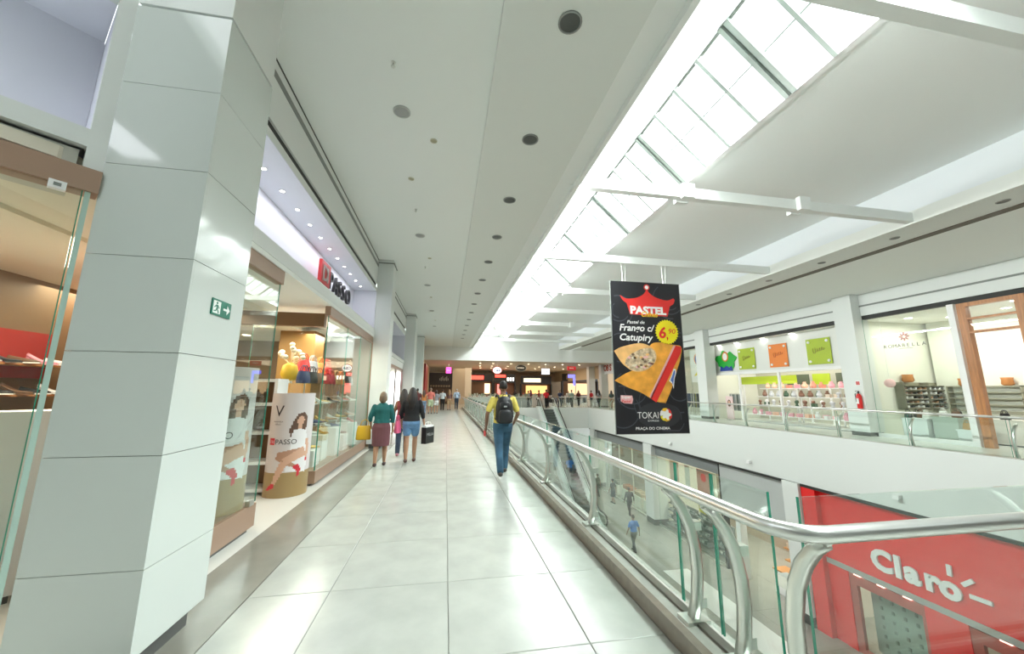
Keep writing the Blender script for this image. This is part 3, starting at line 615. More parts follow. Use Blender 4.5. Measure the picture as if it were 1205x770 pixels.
def ad_column(loc, rz, label, mtl0=None):
    t = thing('advertising_column', label, 'display', loc, rz, 'printed advertising columns in the shop entrance')
    R = 0.30; mb = MB(); NS, NZ = 96, 128; H = 1.54
    vs = []; fs = []; mi = []
    for j in range(NZ+1):
        for i in range(NS): a = 2*math.pi*i/NS; vs.append((R*math.sin(a), -R*math.cos(a), H*j/NZ))
    for j in range(NZ):
        for i in range(NS):
            s = (i+0.5)/NS; s = (s if s < 0.5 else s-1)*2*math.pi*R; z = H*(j+0.5)/NZ
            k = 1 if z < 0.36 else 0
            if abs(s) < 0.5:
                for mm, poly in ART:
                    if inside((s, z), poly): k = mm
            fs.append((j*NS+i, j*NS+(i+1) % NS, (j+1)*NS+(i+1) % NS, (j+1)*NS+i)); mi.append(k)
    mb.v = vs; mb.f = fs; mb.m = mi
    mb.build('printed_wrap', PM, t, True)
    MB().lathe((0,0,0), [(R-0.004, H-0.01), (0.001, H-0.002)], 48, 0, False).build('lid', PM[0], t)
    def wrap(body, size, s0, z0, m_, **k):
        me = text_mesh(body, size, **k); me.materials.append(m_)
        for v in me.vertices:
            a = (v.co.x+s0)/R; z = v.co.y+z0; rr = R+0.003
            v.co = (rr*math.sin(a), -rr*math.cos(a), z)
        link('lettering', me, t)
    wrap('V', 0.24, -0.24, 1.19, PM[6]); wrap('PRIMAVERA', 0.030, -0.25, 1.10, PM[6]); wrap('VERAO', 0.030, -0.22, 1.06, PM[6])
    wrap('PASSO', 0.105, -0.185, 0.775, PM[6]); 
    rp = MB(); 
    for i in range(6):
        a0, a1 = (-0.29+0.016*i)/R, (-0.29+0.016*(i+1))/R; r_ = R+0.003
        rp.quad((r_*math.sin(a0), -r_*math.cos(a0), 0.765), (r_*math.sin(a1), -r_*math.cos(a1), 0.765), (r_*math.sin(a1), -r_*math.cos(a1), 0.865), (r_*math.sin(a0), -r_*math.cos(a0), 0.865))
    rp.build('printed_square', PM[5], t); wrap('DI', 0.07, -0.275, 0.785, PM[0])
    return t
ad_column((-2.42, 6.62, 0), 0.26, 'printed advertising column in the open entrance, before the long shop window')
ad_column((-2.46, 4.72, 0.302), 0.50, 'printed advertising column partly behind the glass of the narrow shop window')
# ------------------------------------------------------------------ second and third shops on the left
struct('trim', MB().box(-2.3, 11.64, 2.62, -2.12, 19, 2.9), M_WHITE)
sf = thing('shop_entrance', 'open dark shop entrance with steel posts between the second and third pillars', 'shop entrance', (-2.15, 15.3, 0))
MB().box(-0.05, -3.60, 2.50, 0.03, 3.66, 2.61).build('header', M_BROWN, sf)
for yv in (-3.6, -1.2, 1.2, 3.58): MB().box(-0.03, yv, 0, 0.03, yv+0.07, 2.5).build('post', M_STEEL, sf)
MB().box(-0.05, -3.5, 0, 0.02, -1.25, 0.4).build('low_panel', M_BROWN, sf)
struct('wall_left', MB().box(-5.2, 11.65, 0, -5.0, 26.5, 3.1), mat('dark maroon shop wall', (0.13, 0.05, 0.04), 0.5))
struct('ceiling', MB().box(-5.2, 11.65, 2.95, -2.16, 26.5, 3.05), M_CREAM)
area('shop_lamp', (-3.4, 15.5, 2.9), (1.2, 5), 30, color=(1, 0.85, 0.7))
ps = thing('pink_lightbox', 'pink glowing square light box hanging inside the dark shop', 'light box', (-2.5, 16.6, 2.1)); MB().box(-0.03, -0.25, 0, 0.03, 0.25, 0.4).build('panel', emis('pink glow', (1.0, 0.06, 0.35), 1.6), ps); MB().tube([(0,0,0.4),(0,0,0.85)], 0.01, 6).build('hanger', M_STEEL, ps)
for i, (yv, z, w, h, c) in enumerate([(15.0, 1.55, 0.7, 0.16, (1.0, 0.12, 0.08)), (15.9, 1.15, 0.8, 0.22, (0.9, 0.35, 0.3)), (16.9, 0.8, 0.7, 0.25, (0.5, 0.25, 0.2))]):
    o = MB().box(-2.75, yv-w/2, z, -2.66, yv+w/2, z+h).build('red_board', mat('display red %d' % i, c, 0.5)); tag(o, f'reddish display panel, {ORD[i]} inwards, inside the dark shop past the second pillar', 'panel', 'red display panels')
    MB().box(-2.72+0.02*i, yv-0.3+0.2*i, 0.0, -2.70+0.02*i, yv-0.27+0.2*i, z+0.01).build('stand_pole', M_STEEL, o)
s2 = thing('shop_sign', 'plum raised letters of the second shop sign past the second pillar', 'sign', (-2.5, 12.6, 3.1))
yy_ = 0
MB().box(-0.06, 0, 0, -0.02, 2.6, 0.5).build('mount', M_LILAC, s2)
for ch in 'MEB': text('letter', ch, 0.62, mat('sign plum', (0.16, 0.09, 0.13), 0.4), frame((0, 0.1+yy_, 0.3), (0,1,0), (0,0,1)), s2, depth=0.03); yy_ += 0.75
# ------------------------------------------------------------------ angled shop at the very left
U = Vector((-0.714, -0.70, 0)); NRM = Vector((0.70, -0.714, 0))          # along its front, and out towards the walkway
P0 = Vector((-2.262, 2.585, 0))
def ap(s, d=0, z=0): return P0+U*s+NRM*d+Vector((0,0,z))
def abox(s0, s1, d0, d1, z0, z1, mb=None): return (mb or MB()).obox(ap(s0, d0, z0), U*(s1-s0), NRM*(d1-d0), (0, 0, z1-z0))
aw = struct('wall_left', abox(-0.03, 0.055, -0.12, 0.0, 2.97, 5.45), M_WALL)
abox(0.055, 5, -0.12, 0.0, 4.28, 5.45).build('upper_panel', M_WALL, aw)
abox(0.055, 5, -0.75, -0.65, 3.1, 4.3).build('recess_back', M_LILAC, aw)
abox(0.0, 0.054, -0.75, -0.13, 3.1, 4.3).build('recess_end', M_LILAC, aw)
abox(0.055, 5, -0.65, -0.06, 3.18, 3.24).build('sill', M_WALL, aw)
abox(0.055, 5, -0.06, 0.0, 3.12, 3.24).build('sill_front', M_WALL, aw)
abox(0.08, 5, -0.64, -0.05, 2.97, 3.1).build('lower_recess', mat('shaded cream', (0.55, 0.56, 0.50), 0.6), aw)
abox(0.055, 5, -0.65, 0.0, 4.30, 4.36).build('recess_soffit', M_LILAC, aw)
area('recess_glow', ap(1.5, -0.35, 4.26), (0.4, 2.4), 12, color=(0.9, 0.92, 1.0))
struct('trim', abox(-0.03, 5, -0.10, 0.03, 2.82, 2.97), M_BROWN)
gf = thing('glass_shop_front', 'frameless glass shop front under the brown header beside the tiled pillar', 'shop front', P0)
a_, b_ = ap(0.035)-P0, ap(3.2)-P0
glass_pane(gf, (a_.x, a_.y), (b_.x, b_.y), 0.02, 2.82, nrm=tuple(NRM), mtl=M_VITR)
MB().obox(ap(0.0, 0, 0.0)-P0, U*0.025, NRM*0.012, (0,0,2.82)).build('side_strip', mat('pale green glass edge', (0.45, 0.62, 0.55), 0.1), gf)
dv = thing('door_sensor', 'small white door sensor under the brown header at the glass shop front', 'sensor', ap(0.10, 0.04, 2.765)); MB().obox((0,0,0), U*0.07, NRM*0.04, (0,0,0.05)).build('housing', M_WHITE, dv); MB().obox(U*0.02+NRM*0.04+Vector((0,0,0.015)), U*0.03, NRM*0.003, (0,0,0.02)).build('lens', M_GREYSLOT, dv)
struct('ceiling', MB().prism([(-2.33, 3.2), (-7.4, 9.3), (-9, 9), (-9, -4), (-6.5, -2.2), (-2.4, 2.5)], (0,0,3.0), (1,0,0), (0,1,0), (0,0,0.08)), M_CREAM)
struct('wall_left', MB().box(-5.3, 2.5, 0, -5.15, 7.2, 3.0), mat('brown back wall', (0.24, 0.155, 0.085), 0.5))
rdp = struct('trim', MB().box(-5.15, 3.2, 1.72, -5.11, 5.75, 2.29), mat('red wall panel', (0.42, 0.035, 0.03), 0.4))
area('shop_lamp', (-3.9, 3.9, 2.92), (1.0, 1.6), 55, color=(1, 0.9, 0.72))
for i, (x, yv, rz) in enumerate([(-4.4, 4.35, 0.2), (-3.75, 4.08, 0.2), (-4.75, 5.1, 0.2)]):
    o = MB().box(-0.3, -0.12, -0.014, 0.3, 0.12, 0, 0).build('ceiling_light', M_LAMP if i != 1 else M_WARMLAMP); o.location = (x, yv, 2.999); o.rotation_euler = (0, 0, rz+0.6)
    tag(o, f'rectangular light panel, {ORD[i]} seen through the angled glass front, in its cream ceiling', 'light', 'light panels in the angled shop')
ct = thing('shop_counter', 'white shop counter behind the angled glass front', 'counter', (-3.75, 3.15, 0)); MB().obox((-0.9, -0.9, 0.05), (1.5, 1.5, 0), (-0.25, 0.25, 0), (0, 0, 1.33)).build('body', M_WHITE, ct); MB().obox((-0.93, -0.93, 1.38), (1.56, 1.56, 0), (-0.29, 0.29, 0), (0, 0, 0.035)).build('top', M_WHITE, ct); MB().obox((-0.85, -0.85, 0), (1.4, 1.4, 0), (-0.2, 0.2, 0), (0, 0, 0.05)).build('plinth', M_PLINTH, ct)
wsf = MB().box(-5.14, 3.3, 1.86, -4.85, 5.72, 1.885).box(-5.14, 3.3, 1.50, -4.85, 5.72, 1.525).build('wall_shelf', M_WOOD); tag(wsf, 'wooden wall shelf with shoes against the red panel in the angled shop', 'shelf')
for k in range(8):
    c = ('gold','tan','silver','navy','black','brown','pink','white')[k]
    shoe(c, k % 2 == 0, (-5.0, 4.2+0.2*k, 1.8855), -1.2, f'{c} shoe, {ORD[k]} along the upper wooden shelf of the angled shop', 'shoes against the red panel')
    shoe(c if k % 2 else 'black', k % 2 == 1, (-5.0, 4.2+0.2*k, 1.5255), -1.2, f'{c if k%2 else "black"} shoe, {ORD[k]} along the lower wooden shelf of the angled shop', 'shoes against the red panel')
bag('black', (0.015,0.015,0.018), (0.36, 0.32, 0.16), (-3.05, 3.05, 0.001), 0.8, 'black bag on the floor before the white counter of the angled shop', 'bags in the angled shop')
# ================================================================== GALLERY SHOPS ACROSS THE VOID
M_PALEGL = glass('gallery shop glass', (0.95, 0.98, 0.955), 0.4)
df = thing('wooden_doorway', 'tall orange wood doorway frame with two panes over the opening, gallery shop', 'doorway', (15.9, 8.0, 0))
for yv in (-0.63, 0.58): MB().box(-0.06, yv-0.08, 0, 0.12, yv+0.12, 4.26).build('jamb', M_WOOD, df)
for z, h in ((4.26, 0.12), (3.84, 0.06), (3.42, 0.07)): MB().box(-0.055, -0.71, z, 0.115, 0.70, z+h).build('transom', M_WOOD, df)
for z0, z1 in ((3.49, 3.84), (3.90, 4.26)): MB().box(0.0, -0.51, z0, 0.012, 0.50, z1).build('pane', glass('milky pane', (0.97, 0.97, 0.95), 0.6), df)
gw = thing('glass_storefront', 'white framed full-height glass shop front beside the orange wood doorway', 'shop front', (15.9, 10.1, 0))
MB().box(-0.07, -1.34, 0, 0.06, -1.18, 4.4).build('mullion', M_WHITE, gw)
MB().box(-0.05, -1.18, 0, 0.06, 1.35, 0.13).build('sill', M_WHITE, gw)
glass_pane(gw, (0, -1.17), (0, 1.33), 0.13, 4.38, mtl=M_PALEGL)
ls = thing('glass_lettering', 'faint grey letters with a pink flower emblem on the glass shop front', 'lettering', (15.88, 10.85, 3.2))
M_FAINT = mat('grey letters', (0.24, 0.26, 0.22), 0.5); M_PINK = mat('pink emblem', (0.75, 0.38, 0.36), 0.5)
for i, ch in enumerate('ROMABELLA'): text('letter', ch, 0.17, M_FAINT, frame((0, -0.14*i, 0), (0,-1,0), (0,0,1)), ls, depth=0.006)
fm = MB()
for k in range(8):
    a = 2*math.pi*k/8; fm.prism(oval(0.10*math.cos(a), 0.10*math.sin(a), 0.06, 0.028, a, 10), (0, -0.66, 0.36), (0,-1,0), (0,0,1), (0.006,0,0))
fm.build('flower_emblem', M_PINK, ls)['kind'] = 'stuff'
MB().box(0, -0.86, -0.06, 0.006, -0.46, -0.045).build('underline', M_FAINT, ls)
# inside: dark shelf unit on the side wall, white counters, stools
su2 = thing('shelf_unit', 'dark slatted shelf unit on the side wall of the glass-fronted gallery shop', 'shelf', (18.5, 11.52, 0.95))
MB().box(-1.2, 0.14, 0, 1.2, 0.17, 1.05).build('back_panel', mat('olive shelf back', (0.34, 0.33, 0.24), 0.5), su2)
for k in range(6): MB().box(-1.2, -0.14, 0.17*k+0.05, 1.2, 0.14, 0.17*k+0.08).build('shelf', mat('dark olive shelf', (0.20, 0.19, 0.13), 0.5), su2)
for x in (-1.2, 0.0, 1.17): MB().box(x, -0.14, 0, x+0.03, 0.139, 1.05).build('side_panel', mat('dark olive shelf', (0,0,0)), su2)
rr = random.Random(11)
for lv in range(5):
    for k in range(10):
        x = 17.42+0.24*k; c = rr.choice(['tan','brown','silver','white','black'])
        shoe(c, False, (x, 11.385, 0.95+0.17*lv+0.081), 0.1, f'{c} shoe, {ORD[k]} from the glass, {ORD[lv]} shelf up, dark slatted unit', 'shoes in the dark slatted unit')
su3 = thing('shelf_unit', 'olive display shelf on the back wall seen through the wooden doorway', 'shelf', (19.12, 10.2, 0.95))
for k in range(5): MB().box(-0.15, -0.95, 0.22*k, 0.15, 0.95, 0.22*k+0.03).build('shelf', mat('olive shelf back', (0,0,0)), su3)
for yv in (-0.95, 0.92): MB().box(-0.15, yv, -0.95, 0.15, yv+0.03, 0.91).build('side_panel', mat('olive shelf back', (0,0,0)), su3)
for i, yv in enumerate((9.6, 10.7)):
    o = MB().lathe((0,0,0), [(0.10, 0), (0.15, 0.06), (0.13, 0.2), (0.15, 0.28)], 12).build('basket', mat('orange basket', (0.6, 0.25, 0.08), 0.6), None, True); o.location = (19.12, yv, 1.86)
    tag(o, 'orange basket on top of the olive shelf, ' + ('nearer the opening' if i == 0 else 'farther in towards the side wall'), 'basket', 'orange baskets')
o = MB().lathe((0,0,0), [(0.12, 0), (0.18, 0.08), (0.15, 0.25), (0.17, 0.3)], 12).build('basket', mat('orange basket', (0,0,0)), None, True); o.location = (17.75, 11.5, 2.001); tag(o, 'orange basket on top of the dark slatted shelf unit', 'basket', 'orange baskets')
for i, (x, yv, w, d, h, c) in enumerate([(16.6, 10.55, 0.75, 0.7, 0.72, (0.84,0.87,0.90)), (16.7, 9.83, 0.6, 0.65, 0.8, (0.5,0.56,0.52)), (16.5, 9.2, 0.6, 0.5, 0.45, (0.82,0.86,0.9)), (17.4, 8.2, 0.7, 2.2, 0.78, (0.80,0.78,0.72))]):
    o = thing('display_table', ('white', 'grey-green', 'low white', 'long cream')[i]+' display table ' + ('behind the glass near the pillar', 'in the middle of the glass front', 'beside the wooden doorway', 'inside the wooden doorway')[i], 'table', (x, yv, 0))
    mm_ = mat('table paint %d' % i, c, 0.4)
    MB().box(-w/2, -d/2, 0.04, w/2, d/2, h-0.04).build('body', mm_, o); MB().box(-w/2-0.02, -d/2-0.02, h-0.04, w/2+0.02, d/2+0.02, h).build('top', mm_, o); MB().box(-w/2+0.05, -d/2+0.05, 0, w/2-0.05, d/2-0.05, 0.04).build('plinth', M_PLINTH, o)
n = 0
for x, yv, z, c in [(16.4,10.8,0.721,'black'),(16.65,10.6,0.721,'brown'),(16.5,10.35,0.721,'white'),(16.8,10.8,0.721,'black'),(16.6,9.95,0.801,'white'),(16.8,9.7,0.801,'black'),(16.55,9.6,0.801,'brown'),(16.4,9.3,0.451,'tan'),(17.3,8.9,0.781,'black')]:
    bag(c, {'black':(0.015,0.015,0.018),'brown':(0.18,0.09,0.05),'white':(0.8,0.8,0.78),'tan':(0.5,0.3,0.12)}[c], (0.24, 0.2, 0.12), (x, yv, z), 1.3, f'small {c} bag, {ORD[n]} from the pillar along the glass-fronted shop display tables', 'bags on the gallery tables'); n += 1
o = thing('round_pendant', 'pink and white round paper ornament behind the glass near the pillar', 'ornament', (16.4, 11.2, 1.95)); MB().ell((0,0,0), (0.16,0.16,0.16), 14, 9).build('ball', mat('pink paper', (0.8, 0.5, 0.5), 0.7), o, True); MB().tube([(0,0,0.15),(0,0,2.45)], 0.006, 5).build('cord', M_WHITE, o)
gl_ = MB(); gl_.lathe((0,0,0), [(0.13, 0), (0.13, -0.012), (0.11, -0.014)], 16, 0); gl_.lathe((0,0,-0.015), [(0.108, 0), (0.001, 0)], 16, 1, False); glm = gl_.mesh('ceiling_light', [M_WHITE, M_LAMP])
for i, (x, yv) in enumerate([(17.0, 8.0), (18.2, 8.8), (17.0, 9.3), (18.4, 10.3), (17.2, 10.8), (18.8, 7.6), (16.8, 13.2), (16.4, 14.9), (16.4, 16.6), (16.4, 18.4), (18, 14.2), (18, 16.2), (18, 18.2), (16.4, 19.8), (17.3, 22.5), (17.3, 25)]):
    tag(link('ceiling_light', glm, None, (x, yv, 4.399)), f'round white gallery shop ceiling light, {ORD[i]} counted from the wooden doorway onward', 'light', 'lights in the gallery shop ceilings')
for nm, loc, sz, w in (('shop_lamp', (17.6, 9.6, 4.3), (2.2, 3.2), 60), ('shop_lamp', (17.6, 16.2, 4.3), (2.2, 6.5), 120), ('shop_lamp', (17.2, 24.5, 4.3), (2, 6), 60), ('shop_lamp', (18.5, 5.5, 4.3), (3, 3), 40)): area(nm, loc, sz, w, color=(1, 0.97, 0.9))
# fire extinguisher on the column
fe = thing('fire_extinguisher', 'red fire extinguisher hung on the white gallery column, with a small sign over it', 'extinguisher', (15.42, 11.6, 1.0))
MB().lathe((0,0,0), [(0.075, 0), (0.085, 0.03), (0.085, 0.45), (0.06, 0.53), (0.025, 0.56)], 16).build('cylinder', mat('extinguisher red', (0.65, 0.02, 0.02), 0.3), fe, True)
MB().lathe((0,0,0.56), [(0.025, 0), (0.03, 0.05), (0.02, 0.09)], 10).box(-0.015, -0.02, 0.63, 0.015, 0.10, 0.66).build('valve', M_BLACK, fe); MB().tube([(0,0.03,0.6),(0,0.12,0.55),(0,0.11,0.25)], 0.012, 8).build('hose', M_BLACK, fe)
MB().box(-0.0865, -0.04, 0.18, -0.083, 0.04, 0.38).build('label_panel', M_WHITE, fe); MB().box(0.06, -0.05, 0.1, 0.079, 0.05, 0.5).build('bracket', M_STEEL, fe)
o = MB().box(-0.008, -0.09, -0.09, 0, 0.09, 0.09).box(-0.0095, -0.065, -0.065, -0.008, 0.065, 0.065, 1).build('wall_sign', [M_WHITE, mat('sign pinkish red', (0.6, 0.12, 0.12), 0.5)]); o.location = (15.499, 11.62, 1.95); tag(o, 'small red and white square sign above the fire extinguisher on the column', 'sign')
# ---- gift shop with square signs
XF = 16.5
struct('wall_right', MB().box(XF, 12.15, 2.72, XF+0.12, 20.6, 4.4), mat('pale sign wall', (0.76, 0.78, 0.74), 0.5))
bm_ = struct('trim', MB().box(XF-0.12, 12.15, 2.58, XF+0.14, 20.6, 2.72), M_WHITE)
for yv in (18.45, 15.9): MB().box(XF-0.05, yv, 0, XF+0.05, yv+0.1, 2.58).build('post', M_WHITE, bm_)
M_ORD_G = mat('olive board', (0.10, 0.12, 0.08), 0.5); M_LIME = mat('lime panel', (0.40, 0.52, 0.03), 0.4); M_ORG = mat('orange panel', (0.82, 0.24, 0.04), 0.4)
for i, (y0, y1, m_, nm) in enumerate([(18.4, 17.25, M_LIME, 'lime green'), (16.35, 15.3, M_ORG, 'orange'), (14.3, 13.2, M_LIME, 'lime green')]):
    t = thing('square_sign', f'{nm} square sign with four round studs, {("beside the splash logo", "between the two lime ones", "beside the white column")[i]}', 'sign', (XF-0.03, (y0+y1)/2, 3.42), 0, 'square signs over the gift shop')
    h = (y0-y1)/2; MB().box(-0.02, -h, -0.58, 0.0, h, 0.58).build('panel', m_, t)
    for a in (-1, 1):
        for b in (-1, 1):
            MB().prism(oval(0, 0, 0.06, 0.06, 0, 12), (-0.02, a*(h-0.13), b*0.44), (0,-1,0), (0,0,1), (-0.03,0,0)).build('stud', M_WHITE, t)
    MB().tube([(-0.024, 0.24-0.02*k+0.035*math.sin(k*1.25), 0.02+0.09*math.cos(k*1.25)*(1.5 if k < 6 else 0.8)+0.004*k) for k in range(25)], 0.014, 5).build('scribble_logo', mat('olive script', (0.30, 0.28, 0.05), 0.5) if i != 1 else mat('rust script', (0.55, 0.13, 0.03), 0.5), t)['kind'] = 'stuff'
t = thing('splash_sign', 'green splash shaped shop sign with round white emblem and blue base', 'sign', (XF-0.03, 19.38, 3.45))
sp_ = [(0.78*math.cos(a)*(1+0.16*math.sin(5*a)), 0.52*math.sin(a)*(1+0.2*math.cos(7*a))) for a in [2*math.pi*k/40 for k in range(40)]]
MB().prism(sp_, (0,0,0), (0,-1,0), (0,0,1), (-0.03,0,0)).build('splash', mat('bright green', (0.02, 0.42, 0.05), 0.4), t)
MB().prism(oval(0.0, 0.22, 0.24, 0.30, 0, 20), (-0.03,0,0), (0,-1,0), (0,0,1), (-0.02,0,0)).build('emblem_ring', M_ORG, t); MB().prism(oval(0.0, 0.22, 0.17, 0.22, 0, 20), (-0.05,0,0), (0,-1,0), (0,0,1), (-0.01,0,0)).build('emblem', M_WHITE, t)
MB().prism([(-0.5,-0.62),(0.5,-0.62),(0.45,-0.34),(0.25,-0.46),(0.05,-0.32),(-0.2,-0.45),(-0.42,-0.32)], (-0.03,0,0), (0,-1,0), (0,0,1), (-0.015,0,0)).build('blue_base', mat('deep blue', (0.02, 0.06, 0.35), 0.4), t)
o = MB().box(0, -1.9, 0, 0.05, 1.9, 0.45).build('lime_panel', M_LIME); o.location = (18.2, 18.5, 2.05); tag(o, 'long lime green panel inside the gift shop above the shelves', 'panel')
MB().box(0.05, -1.8, -2.05, 0.12, -1.7, 0.3).box(0.05, 1.7, -2.05, 0.12, 1.8, 0.3).build('stand_post', M_WHITE, o)['kind'] = 'stuff'
for i_, (ya, yb, m_, nm_) in enumerate(((12.6, 13.6, M_LIME, 'lime'), (13.9, 15.2, M_ORD_G, 'olive'), (15.5, 16.4, M_LIME, 'lime'), (16.6, 17.9, M_ORD_G, 'olive'))):
    o = MB().box(0, ya, 0, 0.04, yb, 0.55).build('back_board', m_); o.location = (19.0, 0, 2.0); tag(o, f'{nm_} board above the tiered gifts, {ORD[i_]} from the white column', 'board', 'boards above the gifts'); MB().box(0.04, ya+0.1, -2.0, 0.1, ya+0.16, 0.4).build('stand_post', M_WHITE, o)
# gift shelves with baskets and boxes
gs_ = thing('gift_shelves', 'long tiered white shelves full of gifts behind the gift shop opening', 'shelf', (17.2, 15.6, 0))
for lv, (x, z) in enumerate(((-0.6, 0.42), (-0.2, 0.92), (0.15, 1.36), (0.4, 1.8))):
    MB().box(x, -3.3, z-0.03, x+0.42, 2.75, z).build('shelf', M_WHITE, gs_)
for yv in (-3.3, -1.3, 0.7, 2.7): MB().box(0.82, yv, 0, 0.87, yv+0.05, 2.0).build('upright', M_WHITE, gs_)
MB().box(-0.6, -3.3, 0.0, 0.8, 2.75, 0.06).build('plinth', M_WHITE, gs_)
gm = {}
def gift(kind, rgb, key):
    if (kind, key) in gm: return gm[(kind, key)]
    m_ = mat('gift '+key, rgb, 0.4); mb = MB()
    if kind == 'basket': mb.lathe((0,0,0), [(0.09, 0), (0.13, 0.12), (0.12, 0.13), (0.11, 0.2), (0.05, 0.3), (0.07, 0.36)], 9)
    elif kind == 'box': mb.box(-0.11, -0.11, 0, 0.11, 0.11, 0.16).box(-0.12, -0.12, 0.16, 0.12, 0.12, 0.2).box(-0.125, -0.02, 0.0, 0.125, 0.02, 0.205)
    else: mb.lathe((0,0,0), [(0.07, 0), (0.08, 0.02), (0.03, 0.1), (0.09, 0.2), (0.08, 0.28), (0.03, 0.32)], 9)
    gm[(kind, key)] = mb.mesh(kind, m_, kind != 'box'); return gm[(kind, key)]
pal = [('coral', (0.72,0.28,0.20)), ('pink', (0.75,0.35,0.42)), ('cream', (0.72,0.62,0.50)), ('dark green', (0.06,0.12,0.07)), ('silver', (0.55,0.56,0.58)), ('brown', (0.22,0.11,0.07)), ('peach', (0.80,0.48,0.33)), ('white', (0.82,0.82,0.8))]
pref = [[1,1,6,1,0,7,1], [4,7,3,5,4,5,7,3], [5,3,5,2,4,3,5], [0,6,0,2,6,0,1]]
rr = random.Random(21)
for lv, (x, z) in enumerate(((-0.6, 0.42), (-0.2, 0.92), (0.15, 1.36), (0.4, 1.8))):
    for k in range(26):
        key, rgb = pal[rr.choice(pref[lv])]; kd = ('box', 'vase', 'basket', 'basket')[lv] if rr.random() < 0.7 else rr.choice(['box','vase','basket'])
        o = link('gift_'+kd, gift(kd, rgb, key), None, (17.2+x+(0.115 if k % 2 else 0.315), 12.45+0.218*k, z+0.0005)); o.rotation_euler = (0, 0, rr.uniform(-0.5, 0.5)); q_ = rr.uniform(0.98, 1.06)*(0.82 if kd == 'box' else 0.92); o.scale = (q_, q_, q_*rr.uniform(0.85, 1.0))
        tag(o, f'{key} gift {kd}, {ORD[k]} from the white column, {ORD[lv]} tier up, gift shelves', 'gift', 'gifts on the tiered shelves')
for i, (yv, h) in enumerate(((19.2, 1.35), (19.6, 1.5))):
    t = thing('poster_stand', 'pink and white portrait poster stand by the gift shop entrance' if i == 0 else 'grey rack of hanging goods behind the portrait poster stand', 'stand', (16.3+0.8*i, yv, 0))
    if i == 0:
        MB().box(-0.03, -0.25, 0.05, 0.03, 0.25, h).build('poster', mat('pale pink poster', (0.8, 0.62, 0.62), 0.5), t); MB().prism(oval(0, 0, 0.13, 0.2, 0, 16), (-0.031, 0, 0.95), (0,-1,0), (0,0,1), (-0.003,0,0)).build('printed_hair', mat('print hair', (0,0,0)), t); MB().prism(oval(0, 0, 0.08, 0.11, 0, 16), (-0.034, 0, 0.98), (0,-1,0), (0,0,1), (-0.002,0,0)).build('printed_face', mat('print skin', (0,0,0)), t); MB().box(-0.15, -0.2, 0, 0.15, 0.2, 0.05).build('base', M_STEEL, t)
    else:
        MB().box(-0.2, -0.5, 0, 0.2, 0.5, 0.06).box(-0.03, -0.45, 0.06, 0.03, -0.40, h).box(-0.03, 0.40, 0.06, 0.03, 0.45, h).box(-0.03, -0.45, h-0.04, 0.03, 0.45, h).build('rack', M_STEEL, t)
        for k in range(7): MB().box(-0.1, -0.36+0.11*k, 0.5, 0.1, -0.28+0.11*k, h-0.05).build('hanging_pack', mat('pack grey %d' % (k % 3), ((0.3,0.33,0.33),(0.12,0.16,0.15),(0.5,0.52,0.5))[k % 3], 0.5), t)
# ---- shop with the colourful poster, beyond the second column
pg = thing('glass_storefront', 'glass shop front with the yellow and blue poster beyond the second gallery column', 'shop front', (15.92, 24.6, 0))
glass_pane(pg, (0, -3.8), (0, 3.85), 0.1, 4.35, mtl=M_PALEGL); MB().box(-0.04, -3.83, 0, 0.05, 3.88, 0.1).build('sill', M_WHITE, pg)
pt = thing('window_poster', 'white poster with orange, blue and yellow shapes behind the glass', 'poster', (16.05, 21.3, 2.2))
MB().box(0, -0.55, 0, 0.02, 0.75, 2.1).build('sheet', mat('poster white', (0.78, 0.76, 0.74), 0.5), pt)
MB().prism(oval(0.0, 1.5, 0.4, 0.4), (-0.002,0,0), (0,-1,0), (0,0,1), (-0.003,0,0)).build('orange_disc', mat('poster orange', (0.8, 0.35, 0.15), 0.5), pt); MB().prism(oval(0.0, 1.4, 0.28, 0.38, 0.5), (-0.005,0,0), (0,-1,0), (0,0,1), (-0.003,0,0)).build('blue_disc', mat('poster blue', (0.08, 0.16, 0.42), 0.5), pt)
MB().prism([(-0.5,0.4),(0.1,0.9),(0.55,1.1),(0.55,0.0),(0.3,0.0),(0.25,0.5)], (-0.002,0,0), (0,-1,0), (0,0,1), (-0.003,0,0)).build('yellow_shape', mat('poster yellow', (0.75, 0.62, 0.04), 0.5), pt); MB().box(-0.01, -0.6, -2.2, 0.03, -0.55, 2.1).box(-0.01, 0.75, -2.2, 0.03, 0.8, 2.1).build('stand_frame', M_STEEL, pt)['kind'] = 'stuff'
for i, yv in enumerate((22.4, 24.0, 25.6, 27.2)):
    t = thing('clothes_rack', f'dark clothes rack, {ORD[i]} past the second gallery column, behind the poster shop glass', 'rack', (16.9, yv, 0), 0, 'clothes racks in the poster shop')
    MB().tube([(0, -0.55, 0), (0, -0.55, 1.5), (0, 0.55, 1.5), (0, 0.55, 0)], 0.02, 6).build('rail', M_STEEL, t)
    for k in range(8): MB().box(-0.22, -0.45+0.12*k, 0.55, 0.22, -0.38+0.12*k, 1.47).build('garment', mat('garment %d' % ((i*3+k) % 4), ((0.05,0.07,0.05),(0.2,0.2,0.22),(0.3,0.28,0.1),(0.1,0.12,0.2))[(i*3+k) % 4], 0.8), t)
